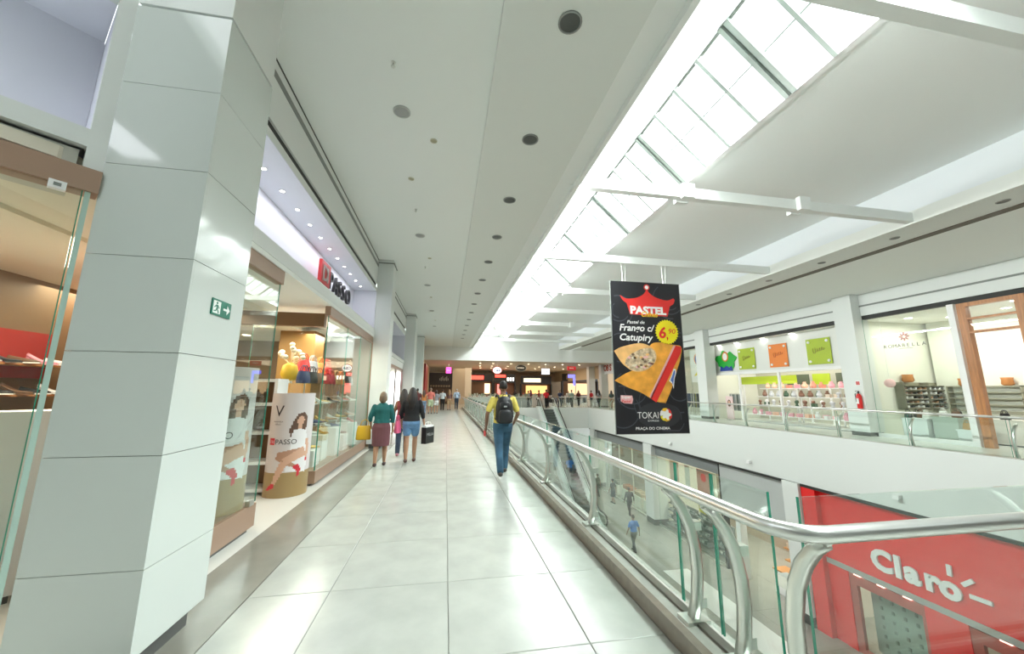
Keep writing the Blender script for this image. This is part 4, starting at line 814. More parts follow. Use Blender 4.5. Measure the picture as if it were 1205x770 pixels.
# ---- burger shop sign further along
t = thing('shop_sign', 'white shop sign board with red square letters beyond the hanging banner', 'sign', (15.85, 34.7, 3.3))
MB().box(-0.02, -1.55, 0, 0.05, 1.55, 1.2).build('board', M_WHITE, t)
for i, ch in enumerate('BOBS'): text('letter', ch, 0.85, mat('dark red letter', (0.42, 0.05, 0.02), 0.4), frame((-0.03, 1.35-0.68*i, 0.3), (0,-1,0), (0,0,1)), t, depth=0.01, bold=0.03)
struct('column', MB().box(15.5, 38.6, 0, 16.2, 39.3, 4.3), M_WALL)
struct('wall_right', MB().box(16.2, 36, 2.9, 16.4, 60, 4.3), mat('beige hall wall', (0,0,0)))
# ================================================================== LOWER LEVEL
XL = 13.9
lo = struct('trim', MB().box(13.66, -6, -2.0, 13.9, 34.4, -1.905), M_DARK)
for k, (ya, yb) in enumerate(((12.86, 13.56), (23.35, 24.35), (33.0, 34.0))):
    p = struct('column', MB().box(13.55, ya, LOW+0.35, 14.6, yb, -1.905), M_WALL); MB().box(13.57, ya+0.02, LOW, 14.55, yb-0.02, LOW+0.35).build('plinth', M_PLINTH, p)
struct('wall_right', MB().box(18.5, -6, LOW, 18.7, 40, -1.9), mat('lower shop back', (0.42, 0.36, 0.28), 0.6))
for y_ in (13.2, 23.8): struct('wall_right', MB().box(14.6, y_-0.1, LOW, 18.5, y_+0.1, -1.9), M_CREAMW)
for loc, sz, w in (((16, 8, -2.1), (3, 7), 160), ((16, 18, -2.1), (3, 8), 200), ((16, 28, -2.1), (3, 7), 160)): area('shop_lamp', loc, sz, w, color=(1, 0.93, 0.82))
area('lower_hall_fill', (-2, 16, -2.1), (5, 30), 520, color=(1, 0.98, 0.94)); area('lower_hall_fill', (8, 39.5, -2.1), (10, 7), 260, color=(1, 0.98, 0.94))  # unseen fill lights added to brighten the lower hall and bounce upwards
# wedge lamps on the slab edge
wm = MB(); wm.prism([(0,0),(-0.16,-0.02),(-0.19,-0.14),(-0.03,-0.10)], (0,-0.08,0), (1,0,0), (0,0,1), (0,0.16,0)); wme = wm.mesh('housing', M_WHITE); wgl = MB().obox((-0.185,-0.06,-0.142), (0.15,0,0.035), (0,0.12,0), (0,0,-0.004)).mesh('lens', M_GREYSLOT)
for i, yv in enumerate((9.6, 15.2, 21.2, 28.5)):
    t = thing('wedge_lamp', f'small white wedge lamp on the slab edge, {ORD[i]} from the red store end', 'lamp', (13.70, yv, -1.45), 0, 'wedge lamps on the slab edge'); link('housing', wme, t); link('lens', wgl, t)
# red phone store
M_RED = mat('store red', (0.80, 0.02, 0.02), 0.25, coat=0.3); M_PKFR = mat('dusty red frame', (0.42, 0.10, 0.08), 0.4)
rs = thing('red_shop_front', 'bright red lower-level phone store front with white raised name, behind railing glass', 'shop front', (XL, 8.0, LOW))
H_ = 4.9
MB().box(-0.25, 4.30, 0, 0.3, 4.84, H_).build('side_pier', M_RED, rs)
MB().box(-0.05, -6, 2.62, 0.3, 4.30, H_).build('fascia', M_RED, rs)
MB().box(-0.08, -6, 2.45, 0.3, 4.30, 2.62).build('head_trim', mat('grey trim', (0.42, 0.40, 0.38), 0.4), rs)
MB().box(-0.05, 3.62, 0, 0.3, 4.30, 2.45).build('pier', M_RED, rs); MB().box(-0.05, 0.62, 0, 0.3, 1.55, 2.45).build('pier', M_RED, rs); MB().box(-0.05, -6, 0, 0.3, -2.6, 2.45).build('pier', M_RED, rs)
for y0, y1 in ((1.55, 3.62), (-2.6, 0.62)):
    fr_ = MB().box(-0.02, y0, 0.15, 0.1, y0+0.1, 2.4).box(-0.02, y1-0.22, 0.15, 0.1, y1, 2.4).box(-0.02, y0+0.1, 2.1, 0.1, y1-0.22, 2.4).box(-0.02, y0, 0, 0.1, y1, 0.15).build('window_frame', M_PKFR, rs)
    fr_['kind'] = 'stuff'
    MB().box(0.03, y0+0.1, 0.15, 0.045, y1-0.22, 2.1).build('pane', M_PALEGL, fr_)
    pn = MB().box(0.5, y0+0.1, 0.1, 0.56, y1-0.22, 2.35).build('display_panel', mat('grey green display', (0.33, 0.42, 0.37), 0.5), rs)
    for a in range(5):
        for b in range(6): 
            hk = MB().box(0.46, y0+0.25+a*(y1-y0-0.6)/4.6, 0.35+0.28*b, 0.50, y0+0.31+a*(y1-y0-0.6)/4.6, 0.45+0.28*b).build('phone', mat('phone dark', (0.2,0.26,0.23), 0.3), pn)
    for k in range(3): MB().box(-0.06, y0+0.3+k*(y1-y0)/3, 2.41, 0.05, y0+0.5+k*(y1-y0)/3, 2.45).build('lamp', emis('red lamp', (1.0, 0.5, 0.42), 2.5), rs)
ns = thing('raised_lettering', 'white raised store name with three rays over the last letter, on red fascia', 'lettering', (XL-0.06, 10.75, -3.93))
pos = 0
for ch, w in (('C', 0.62), ('l', 0.25), ('a', 0.46), ('r', 0.32), ('o', 0.5)):
    text('letter', ch, 0.82, M_WHITE, frame((-0.035, -pos, 0), (0,-1,0), (0,0,1)), ns, depth=0.03, bold=0.04); pos += w*0.82/0.8
for a, L0, L1 in ((88, 0.34, 0.62), (42, 0.34, 0.64), (2, 0.36, 0.78)):
    c, s = math.cos(math.radians(a)), math.sin(math.radians(a)); cx_, cz = 1.95, 0.24
    MB().prism([(cx_+c*L0-s*0.05, cz+s*L0+c*0.05), (cx_+c*L0+s*0.05, cz+s*L0-c*0.05), (cx_+c*L1+s*0.05, cz+s*L1-c*0.05), (cx_+c*L1-s*0.05, cz+s*L1+c*0.05)], (-0.06,0,0), (0,-1,0), (0,0,1), (0.055,0,0)).build('ray', M_WHITE, ns)
# grey shop with pale letters
mf = thing('grey_shop_front', 'pale grey lower shop front with white script letters, left of the red store', 'shop front', (XL, 15.5, LOW))
MB().box(-0.05, -1.93, 2.65, 0.3, 1.949, 4.9).build('fascia', M_GREYWALL, mf)
MB().box(-0.05, 0.9, 0, 0.3, 1.15, 2.65).build('pier', M_WHITE, mf); MB().box(-0.05, 1.95, 0, 0.3, 2.05, 4.9).build('pier', M_BLACK, mf)
pos = 0
for ch, w in (('m', .36), ('e', .26), ('l', .13), ('i', .13), ('s', .22), ('s', .22), ('a', .26)):
    text('letter', ch, 0.44, M_WHITE, frame((-0.065, -0.05-pos, 3.05), (0,-1,0), (0,0,1)), mf, depth=0.012); pos += w
mi_ = thing('shop_shelving', 'warm lit brown shelving inside the pale grey lower shop', 'shelf', (15.6, 14.6, LOW))
for k in range(4): MB().box(-0.2, -1.1, 0.5+0.5*k, 0.25, 1.1, 0.55+0.5*k).build('shelf', mat('amber shelf', (0.55, 0.28, 0.10), 0.4), mi_)
MB().box(0.25, -1.1, 0, 0.3, 1.1, 2.5).build('back_panel', mat('amber back', (0.42, 0.21, 0.08), 0.5), mi_)
rr = random.Random(4)
for lv in range(4):
    for k in range(6):
        key, rgb = pal[rr.choice([0, 2, 5, 6, 5])]; kd = rr.choice(['box', 'vase'])
        o = link('gift_'+kd, gift(kd, rgb, key), None, (15.6, 13.7+0.36*k, LOW+0.551+0.5*lv)); tag(o, f'{key} {kd}, {ORD[k]} from the red store, {ORD[lv]} shelf up, pale grey lower shop', 'goods', 'goods on the amber shelves')
o = thing('shop_counter', 'low white counter inside the pale grey lower shop', 'counter', (14.7, 14.9, LOW)); MB().box(-0.3, -0.4, 0, 0.3, 0.4, 0.9).build('body', M_WHITE, o); MB().box(-0.33, -0.43, 0.9, 0.33, 0.43, 0.95).build('top', mat('amber shelf', (0,0,0)), o)
# posters shop
pf = thing('glass_shop_front', 'lower shop front with posters behind glass, between grey shop and white column', 'shop front', (XL, 20.4, LOW))
MB().box(-0.05, -2.84, 4.35, 0.3, 2.93, 4.9).build('fascia', mat('dark grey fascia', (0.22, 0.24, 0.24), 0.4), pf); glass_pane(pf, (0, -2.8), (0, 2.88), 0.1, 4.35, mtl=M_PALEGL); MB().box(-0.05, -2.84, 0, 0.1, 2.93, 0.1).build('sill', M_STEEL, pf)
for i, (y0, w, z0, h, c, nm) in enumerate([(21.9, 0.9, -4.6, 1.9, (0.72,0.5,0.42), 'peach'), (20.6, 0.45, -4.3, 1.6, (0.75,0.74,0.68), 'pale'), (19.2, 1.1, -5.0, 2.3, (0.62,0.28,0.22), 'red and yellow'), (18.4, 0.4, -4.4, 1.7, (0.82,0.77,0.6), 'cream')]):
    t = thing('hanging_poster', f'{nm} hanging poster behind the glass of the lower poster shop', 'poster', (14.2, y0, z0), 0, 'posters in the lower shop'); MB().box(0, -w/2, 0, 0.02, w/2, h).build('sheet', mat('poster '+nm, c, 0.5), t); MB().tube([(0.01,0,h),(0.01,0,-1.91-z0)], 0.008, 5).build('cord', M_STEEL, t)
    if i == 2: MB().box(-0.006, -w/2, 0, 0, w/2, 0.8).build('yellow_band', mat('poster yellow', (0,0,0)), t); MB().prism(oval(0, 1.9, 0.22, 0.22), (-0.002,0,0), (0,-1,0), (0,0,1), (-0.004,0,0)).build('red_disc', mat('sign red bright', (0.85, 0.04, 0.03), 0.4), t)
for i, yv in enumerate((18.6, 20.0, 21.4, 22.7)):
    t = thing('goods_rack', f'dark low goods rack, {ORD[i]} from the grey shop side, lower poster shop', 'rack', (14.6, yv, LOW), 0, 'goods racks in the lower shop')
    for k in range(4): MB().box(-0.25+0.07*k, -0.6, 0.15+0.4*k, 0.25, 0.6, 0.2+0.4*k).build('shelf', mat('dark grey fascia', (0,0,0)), t); 
    MB().box(0.25, -0.6, 0, 0.3, 0.6, 1.6).build('back_panel', M_GREYSLOT, t)
    for k in range(4):
        for j in range(5): MB().box(-0.18+0.07*k, -0.55+0.22*j, 0.2+0.4*k, 0.1, -0.39+0.22*j, 0.32+0.4*k).build('package', mat('pack grey %d' % ((k+j) % 3), (0.3,0.3,0.3), 0.5), t)
# far lower shop and orange goods
ff = thing('glass_shop_front', 'dim lower shop front with cream upper band beyond the white column', 'shop front', (XL, 28.7, LOW))
MB().box(-0.05, -4.3, 4.3, 0.3, 4.25, 4.9).build('fascia', mat('dark grey fascia', (0,0,0)), ff); glass_pane(ff, (0, -4.25), (0, 4.2), 0.1, 4.3, mtl=M_PALEGL); MB().box(-0.05, -4.3, 0, 0.1, 4.25, 0.1).build('sill', M_STEEL, ff)
for yv in (-2.1, 0, 2.1): MB().box(-0.03, yv, 0.1, 0.04, yv+0.06, 4.3).build('mullion', M_STEEL, ff)
for i, (yv, c) in enumerate(((25.6, (0.62,0.30,0.14)), (27.2, (0.5,0.42,0.3)), (29, (0.4,0.2,0.12)), (31, (0.3,0.33,0.28)))):
    t = thing('goods_table', f'table of stacked goods, {ORD[i]} past the white lower column, dim shop', 'table', (14.8, yv, LOW), 0, 'goods tables in the dim shop'); MB().box(-0.4, -0.6, 0, 0.4, 0.6, 0.75).build('body', M_CREAMW, t)
    for k in range(6): MB().box(-0.3, -0.55+0.19*k, 0.75, 0.3, -0.40+0.19*k, 0.95+0.05*(k % 3)).build('package', mat('orange goods %d' % i, c, 0.6), t)
# ------------------------------------------------------------------ escalator
ex0, ex1, et, eb = 8.45, 10.15, 34.4, 23.0
es_ = thing('escalator', 'long escalator with glass sides rising from lower floor to far landing', 'escalator', ((ex0+ex1)/2, et, 0))
ang = math.atan2(6.9, et-eb-1.6); 
def pt_(x, t, dz=0.0):  # t metres along plan from the top landing
    run = et-eb; f0 = 0.8
    z = 0 if t < f0 else (-6.9 if t > run-f0 else -6.9*(t-f0)/(run-2*f0))
    return (x, -t, z+dz)
run = et-eb; ts = [0, 0.4, 0.8, 1.6]+[2.4+0.8*k for k in range(10)]+[run-0.8, run-0.4, run]
half = (ex1-ex0)/2
sideM = mat('escalator grey side', (0.70, 0.74, 0.73), 0.35); stepM = mat('escalator step', (0.16, 0.18, 0.17), 0.5, metal=0.3)
for sx in (-1, 1):
    xo = sx*half; mb = MB()
    a_ = [pt_(xo, t, 0.16) for t in ts]; b_ = [pt_(xo, t, -0.45 if t > 0.7 and t < run-0.5 else -0.02) for t in ts]
    mb.rings([[(p[0], p[1], p[2]), (p[0]-sx*0.30, p[1], p[2]), (q[0]-sx*0.30, q[1], max(q[2], -6.899)), (q[0], q[1], max(q[2], -6.899))] for p, q in zip(a_, b_)]); mb.build('skirt', sideM, es_)
    g = MB(); g.rings([[(pt_(xo-sx*0.15, t)[0]+d, -t, pt_(0, t)[2]+zz) for d, zz in ((0,0.16),(0.012,0.16),(0.012,0.95),(0,0.95))] for t in ts]); g.build('glass_side', M_GLASS, es_)
    path = [pt_(xo-sx*0.15, t, 0.98) for t in ts]; path = [(path[0][0], 0.25, 0.75), (path[0][0], 0.3, 0.9), (path[0][0], 0.15, 0.98)]+path+[(path[0][0], -run-0.25, -6.9+0.9), (path[0][0], -run-0.35, -6.9+0.65), (path[0][0], -run-0.2, -6.9+0.4)]
    MB().tube(path, 0.05, 8).build('handrail', M_BLACK, es_, True)
    MB().tube([pt_(xo-sx*0.15, t, 0.89) for t in ts], 0.06, 6).build('rail_guide', sideM, es_)
nst = 34
sme = MB().box(-half+0.31, -0.15, -0.2, half-0.31, 0.155, 0).mesh('step', stepM)
for k in range(nst):
    t = 0.8+(run-1.6)*(k+0.5)/nst; link('step', sme, es_, (0, -t, pt_(0, t)[2]))
MB().box(-half+0.31, -0.8, -0.05, half-0.31, 0.1, 0.01).build('landing_plate', M_STEEL, es_); MB().box(-half+0.31, -run, -6.9, half-0.31, -run+0.8, -6.885).build('landing_plate', M_STEEL, es_)
# ================================================================== HANGING BANNER
BW, BH = 2.27, 4.47
bn = thing('hanging_banner', 'tall black food banner with orange pastries and yellow price, hung from a roof beam', 'banner', (4.76, 9.95, 4.88))
M_BBLK = mat('banner black', (0.018, 0.018, 0.022), 0.32)
MB().box(0, 0, -BH, BW, 0.03, 0).build('board', M_BBLK, bn); MB().box(-0.012, -0.004, -BH-0.012, 0, 0.034, 0.012).box(BW, -0.004, -BH-0.012, BW+0.012, 0.034, 0.012).box(0, -0.004, 0, BW, 0.034, 0.012).box(0, -0.004, -BH-0.012, BW, 0.034, -BH).build('frame', M_GREYSLOT, bn)
for i, x in enumerate((0.38, 0.52, 1.72, 1.86)):
    MB().tube([(x-0.03 if i % 2 else x+0.03, 0.015, 0.012), (x, 0.0, 0.56)], 0.008, 5).build('suspension_wire', M_STEEL, bn)
def bu(u, v): return (u*BW, -v*BH)
def bpoly(name, pts, m_, lay, parent=bn): return MB().prism([bu(*p) for p in pts], (0, -0.002*lay, 0), (1,0,0), (0,0,1), (0, -0.002, 0)).build(name, m_, parent)
def btext(body, u, v, hgt, m_, lay=4, w=None, **k):
    me = text_mesh(body, 1.0, **k); xs_ = [q.co.x for q in me.vertices]; L = max(xs_)-min(xs_); x0 = min(xs_)
    sx = (w*BW/L) if w else hgt*BH/0.72
    for q in me.vertices: q.co.x = (q.co.x-x0)*sx; q.co.y *= hgt*BH/0.72
    me.materials.append(m_); o = link('lettering', me, bn); o.matrix_local = frame((u*BW, -0.002*lay-0.001, -v*BH), (1,0,0), (0,0,1)); return o
BR = mat('banner red', (0.72, 0.035, 0.03), 0.35); BWt = mat('banner white', (0.82, 0.82, 0.8), 0.35); BY = mat('banner yellow', (0.82, 0.70, 0.02), 0.35); BO = mat('banner orange yellow', (0.85, 0.48, 0.02), 0.35)
BP = mat('pastry orange', (0.80, 0.36, 0.05), 0.4, noise=0.22, scale=3.5); BP2 = mat('pastry light', (0.78, 0.45, 0.17), 0.4, noise=0.15, scale=4); BF = mat('pastry filling', (0.55, 0.42, 0.27), 0.5, noise=0.55, scale=9); BGR = mat('banner swirl grey', (0.06, 0.065, 0.08), 0.35); BPk = mat('banner pink', (0.80, 0.42, 0.42), 0.4); BBl = mat('banner blue', (0.10, 0.18, 0.50), 0.4)
sw = MB()
rr = random.Random(8)
for (cu, cv, r0) in ((0.85,0.12,0.25),(0.1,0.2,0.2),(0.1,0.42,0.25),(0.93,0.42,0.22),(0.9,0.72,0.3),(0.25,0.72,0.25),(0.1,0.85,0.3),(0.55,0.8,0.3),(0.75,0.9,0.2)):
    for q in range(3):
        r_ = r0*(1-0.25*q); a0 = rr.uniform(0, 6.28); pts = [(cu+r_*math.cos(a0+t*0.2), cv+r_*0.5*math.sin(a0+t*0.2)) for t in range(14)]
        pts = [p for p in pts if 0.01 < p[0] < 0.99 and 0.01 < p[1] < 0.99]
        if len(pts) > 3: sw.prism([bu(*p) for p in limb(pts, [0.004]*len(pts))], (0,0,0), (1,0,0), (0,0,1), (0,-0.0015,0))
sw.build('printed_swirls', BGR, bn)['kind'] = 'stuff'
def curve_(pts, n=8):
    out = []
    for i in range(len(pts)-1):
        p0, p1, p2, p3 = pts[max(i-1,0)], pts[i], pts[i+1], pts[min(i+2, len(pts)-1)]
        for k in range(n):
            t = k/n; out.append(tuple(0.5*((2*p1[j])+(-p0[j]+p2[j])*t+(2*p0[j]-5*p1[j]+4*p2[j]-p3[j])*t*t+(-p0[j]+3*p1[j]-3*p2[j]+p3[j])*t**3) for j in (0,1)))
    return out+[pts[-1]]
roof_ = curve_([(0.135,0.098),(0.22,0.118),(0.36,0.11),(0.46,0.085),(0.515,0.052)])+curve_([(0.525,0.052),(0.58,0.082),(0.67,0.105),(0.81,0.118),(0.905,0.10)])+curve_([(0.925,0.112),(0.90,0.14),(0.845,0.158)])+[(0.80,0.232),(0.26,0.225)]+curve_([(0.22,0.15),(0.165,0.13),(0.128,0.098)])
bpoly('roof_emblem', roof_, BR, 1); bpoly('emblem_knob', [(0.52+0.042*math.cos(a), 0.033+0.021*math.sin(a)) for a in [2*math.pi*i/20 for i in range(20)]], BR, 1); bpoly('emblem_knob', [(0.52+0.026*math.cos(a), 0.033+0.0135*math.sin(a)) for a in [2*math.pi*i/20 for i in range(20)]], BWt, 2)
btext('PASTEL', 0.265, 0.218, 0.050, BWt, w=0.52, bold=0.05); btext('Chines', 0.42, 0.238, 0.034, BO, 6, w=0.24, shear=0.3, bold=0.025)
btext('Pastel de', 0.21, 0.288, 0.022, BWt, w=0.25, shear=0.25, bold=0.012); btext('Frango c/', 0.10, 0.338, 0.045, BWt, w=0.50, shear=0.2, bold=0.02); btext('Catupiry', 0.10, 0.402, 0.045, BWt, w=0.47, shear=0.2, bold=0.022)
bpoly('price_burst', [(0.775+(0.172 if i % 2 else 0.152)*math.cos(2*math.pi*i/56), 0.338+(0.172 if i % 2 else 0.152)*BW/BH*math.sin(2*math.pi*i/56)) for i in range(56)], BY, 1)
btext('6', 0.66, 0.378, 0.074, BR, w=0.10, shear=0.15, bold=0.03); btext(',', 0.765, 0.384, 0.06, BR, w=0.022, bold=0.02); btext('90', 0.80, 0.348, 0.034, BR, w=0.10, shear=0.15, bold=0.005)
def c2(x, y): return ((x-57-y*0.057)/530, 0.383+y*0.000876)
bpoly('pastry', [c2(*p) for p in curve_([(80,320),(160,268),(260,215),(330,62),(400,30),(500,45),(575,60),(568,150),(540,240),(500,370),(450,490)], 4)+curve_([(450,490),(400,480),(345,455),(270,410),(180,375),(80,325)], 4)], BP, 1)
bpoly('paper_band', [c2(*p) for p in ((532,52),(576,62),(570,110),(382,482),(338,450))], BR, 2); bpoly('paper_band_edge', [c2(*p) for p in ((515,52),(530,52),(346,455),(330,440))], BPk, 2)
bpoly('pastry', [c2(*p) for p in curve_([(70,105),(120,75),(245,42),(320,55),(372,95),(385,150),(362,200),(300,248),(220,256),(150,215),(110,170),(70,105)], 4)[:-1]], BP2, 3)
bpoly('pastry_filling', [c2(*p) for p in curve_([(150,200),(165,150),(220,110),(290,80),(350,85),(378,130),(365,190),(300,240),(210,248),(150,200)], 4)[:-1]], BF, 4)
for i in range(26):
    x, y = rr.uniform(175, 355), rr.uniform(110, 225)
    if (x-265)**2/110**2+(y-168)**2/75**2 < 0.8: bpoly('filling_crumb', [c2(x+rr.uniform(9,16)*math.cos(a), y+rr.uniform(6,12)*math.sin(a)) for a in [2*math.pi*k/7 for k in range(7)]], (BPk, BP2, mat('crumb cream', (0.75,0.66,0.5), 0.5), mat('crumb dark', (0.18,0.12,0.08), 0.5))[i % 4], 5)
bpoly('blue_logo', [c2(*p) for p in ((478,322),(500,275),(512,232),(528,232),(532,262),(520,300),(512,382),(500,340))], BWt, 3); bpoly('blue_logo', [c2(*p) for p in ((488,318),(506,270),(516,242),(524,244),(524,262),(514,300),(508,355),(500,330))], BBl, 4)
bpoly('pink_logo', [c2(*p) for p in ((122,430),(205,432),(212,460),(205,490),(150,488),(122,472))], BPk, 1); btext('Super', c2(128,452)[0], c2(128,452)[1], 0.018, BWt, 3, w=0.13, bold=0.02); btext('Pastel', c2(132,482)[0], c2(132,482)[1], 0.018, BR, 3, w=0.12, bold=0.01)
bpoly('logo_ring', [(0.59+0.30*math.cos(a), 0.885+0.082*math.sin(a)) for a in [2*math.pi*i/36 for i in range(36)]], mat('banner dim ellipse', (0.035,0.036,0.042), 0.3), 1)
btext('TOKAI', 0.29, 0.905, 0.042, BWt, 4, w=0.29); btext('EXPRESS', 0.43, 0.925, 0.011, BWt, 4, w=0.15)
for k in range(6):
    a = 2*math.pi*k/6+0.3; cc = (BR, BO, BY, BWt, BO, BR)[k]; bpoly('flower_petal', [(0.685+0.085*math.cos(a+d)*s, 0.882+0.085*BW/BH*math.sin(a+d)*s) for d, s in ((-0.5,0.3),(-0.5,0.95),(-0.2,1.0),(0.2,1.0),(0.5,0.95),(0.5,0.3))], cc, 3)
bpoly('flower_centre', [(0.69+0.055*math.cos(a)*(1+0.25*math.cos(5*a)), 0.882+0.055*BW/BH*math.sin(a)*(1+0.25*math.cos(5*a))) for a in [2*math.pi*i/40 for i in range(40)]], BWt, 5)
btext('PRA\u00c7A DO CINEMA', 0.26, 0.975, 0.017, BWt, 4, w=0.47, bold=0.02)
# ================================================================== FAR END: FOOD COURT
M_TAN = mat('tan court wall', (0.52, 0.40, 0.27), 0.6); M_BEIGE = mat('beige pier', (0.62, 0.55, 0.43), 0.6)
struct('wall_far', MB().box(-6, 54, 0, 30, 54.3, 4.3), M_TAN)
struct('column', MB().box(2.2, 43.6, 0, 2.95, 44.3, 4.28), mat('pale court column', (0.72, 0.66, 0.56), 0.5))
struct('wall_far', MB().box(0.75, 45, 0, 2.4, 45.2, 4.28), M_BEIGE)
struct('wall_left', MB().box(-2.0, 34.5, 0, -1.85, 38.5, 4.0), mat('deep red wall', (0.35, 0.02, 0.03), 0.4))
ds = thing('dark_shop', 'black shop front at the far end of the walkway with pale sign strokes', 'shop front', (-0.6, 45, 0))
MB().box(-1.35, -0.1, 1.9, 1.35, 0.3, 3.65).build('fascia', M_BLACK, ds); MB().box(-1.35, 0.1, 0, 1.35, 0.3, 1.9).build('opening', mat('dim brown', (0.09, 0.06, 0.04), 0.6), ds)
for k in range(7): MB().box(-0.15+0.16*k, -0.13, 2.75-0.05*(k % 2), -0.07+0.16*k, -0.1, 3.0+0.12*(k % 3)).build('sign_stroke', mat('sign grey print', (0.35,0.36,0.34), 0.5), ds)
for k in range(8): MB().box(-1.2+0.3*k, -0.12, 1.98, -1.0+0.3*k, -0.1, 2.2).build('sign_stroke', mat('sign brown print', (0.25,0.2,0.14), 0.5), ds)
M_REDGLOW = emis('red sign glow', (1.0, 0.06, 0.04), 1.8)
def court_shop(name, label, x0, x1, y, z0, z1, parts):
    t = thing(name, label, 'shop front', ((x0+x1)/2, y, 0)); w = (x1-x0)/2
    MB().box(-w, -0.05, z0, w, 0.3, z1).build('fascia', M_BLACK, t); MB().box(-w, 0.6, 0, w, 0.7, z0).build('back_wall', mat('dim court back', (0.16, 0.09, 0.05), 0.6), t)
    for s in (-1, 1): MB().box(s*w-0.08, -0.04, 0, s*w+0.08, 0.55, z0).build('pier', M_BLACK, t)
    MB().box(-w+0.1, -0.6, 0, w-0.1, -0.2, 1.0).build('counter', mat('court counter', (0.5, 0.48, 0.46), 0.3), t)
    for nm, a, b, c, d, m_ in parts: MB().box(a, -0.12, c, b, -0.052, d).build(nm, m_, t)
    return t
court_shop('food_counter', 'food court counter with glowing red sign bar, beside the pale column', 2.9, 6.0, 48, 2.75, 3.75, [('sign_bar', -1.2, 0.35, 3.0, 3.5, M_REDGLOW), ('menu_panel', 0.5, 1.2, 1.2, 2.5, emis('warm menu', (1.0,0.62,0.4), 1.2))])
court_shop('food_counter', 'food court counter with red and white sign, behind the backpack man', 6.2, 9.0, 48, 2.6, 3.75, [('sign_bar', -1.3, 0.1, 3.3, 3.65, M_REDGLOW), ('sign_letter', 0.3, 0.5, 2.85, 3.3, emis('white glow', (1,1,0.95), 1.2)), ('sign_letter', 0.65, 0.85, 2.85, 3.3, emis('white glow', (0,0,0), 1)), ('sign_letter', 1.0, 1.2, 2.85, 3.3, emis('white glow', (0,0,0), 1)), ('menu_panel', -1.0, 0.2, 1.1, 2.4, emis('pinkish menu', (0.9,0.2,0.18), 1.0))])
court_shop('food_counter', 'amber lit food court counter past the red ones', 10.2, 14.5, 50, 2.5, 3.6, [('sign_bar', -1.8, 0.6, 2.75, 3.3, emis('cream sign', (0.9,0.78,0.55), 0.9)), ('menu_panel', -1.5, 1.5, 1.2, 2.3, emis('amber menu', (0.9,0.5,0.18), 0.8))])
court_shop('food_counter', 'tan fronted food court counter at the right end of the court', 15.5, 20.5, 48, 2.9, 3.9, [('sign_bar', -2, 2, 3.1, 3.7, mat('taupe sign', (0.3,0.24,0.2), 0.5)), ('menu_panel', -1.8, 1.8, 1.1, 2.6, emis('tan menu', (0.75,0.5,0.28), 0.7))])
def hang_sign(label, x, y, z, poly, m_, edge=None, txt=None, tm=None, ts=0.3, tw=0.3):
    t = thing('hanging_sign', label, 'sign', (x, y, z))
    if edge: MB().prism([(a*1.14, b*1.18) for a, b in poly], (0,-0.05,0), (1,0,0), (0,0,1), (0,0.1,0)).build('rim', edge, t)
    MB().prism(poly, (0,-0.07,0), (1,0,0), (0,0,1), (0,0.14,0)).build('panel', m_, t); hz = max(p[1] for p in poly)
    MB().tube([(0,0,hz),(0,0,4.28-z)], 0.02, 6).build('hanger', M_STEEL, t)
    if txt: text('lettering', txt, ts, tm, frame((-tw, -0.075, -ts*0.33), (1,0,0), (0,0,1)), t, bold=0.012)
    return t
rect = lambda a, b: [(-a,-b),(a,-b),(a,b),(-a,b)]
hang_sign('hanging pink glowing square sign over the far walkway', 0.24, 38, 3.6, rect(0.26, 0.30), emis('pink sign glow', (1.0, 0.07, 0.42), 1.5), None, 'nina', mat('banner white', (0,0,0)), 0.2, 0.2)
hang_sign('hanging white oval sign with red rim and blue letters', 5.21, 38, 3.67, oval(0,0,0.44,0.33,0,24), emis('white sign glow', (0.95,0.97,1.0), 0.9), mat('sign red', (0,0,0)), 'C&A', mat('sign blue', (0.03,0.08,0.4), 0.4), 0.36, 0.36)
hang_sign('hanging black oval sign with white letters', 7.73, 38, 3.95, oval(0,0,0.52,0.30,0,24), M_BLACK, mat('rim grey', (0.45,0.48,0.45), 0.4), 'MOBILE', mat('banner white', (0,0,0)), 0.22, 0.42)
hs_ = hang_sign('hanging white and blue rectangular sign box', 10.41, 38, 3.62, rect(0.42, 0.30), emis('pale blue sign glow', (0.78,0.86,1.0), 0.9))
for k in range(5): MB().box(-0.28+0.12*k, -0.078, -0.08, -0.22+0.12*k, -0.07, 0.03+0.05*(k % 2)).build('sign_stroke', mat('sign blue', (0,0,0)), hs_)
hs_ = hang_sign('hanging red rectangular sign with pale strokes, farthest towards the gallery', 13.3, 38, 4.0, rect(0.48, 0.22), mat('bright sign red', (0.65,0.03,0.05), 0.4))
for k in range(4): MB().box(-0.25+0.12*k, -0.078, -0.05, -0.18+0.12*k, -0.07, 0.06).build('sign_stroke', mat('banner white', (0,0,0)), hs_)
nb = thing('blue_neon_panel', 'blue glowing bracket panel below the red hanging sign', 'light box', (13.9, 39.5, 0)); MB().box(-0.5, -0.03, 3.05, 0.3, 0.03, 3.4).box(0.1, -0.03, 2.2, 0.3, 0.03, 3.05).build('glow_panel', emis('blue glow', (0.12, 0.12, 1.0), 1.6), nb); MB().box(0.32, -0.03, 0, 0.38, 0.03, 3.4).build('stand_post', M_STEEL, nb)
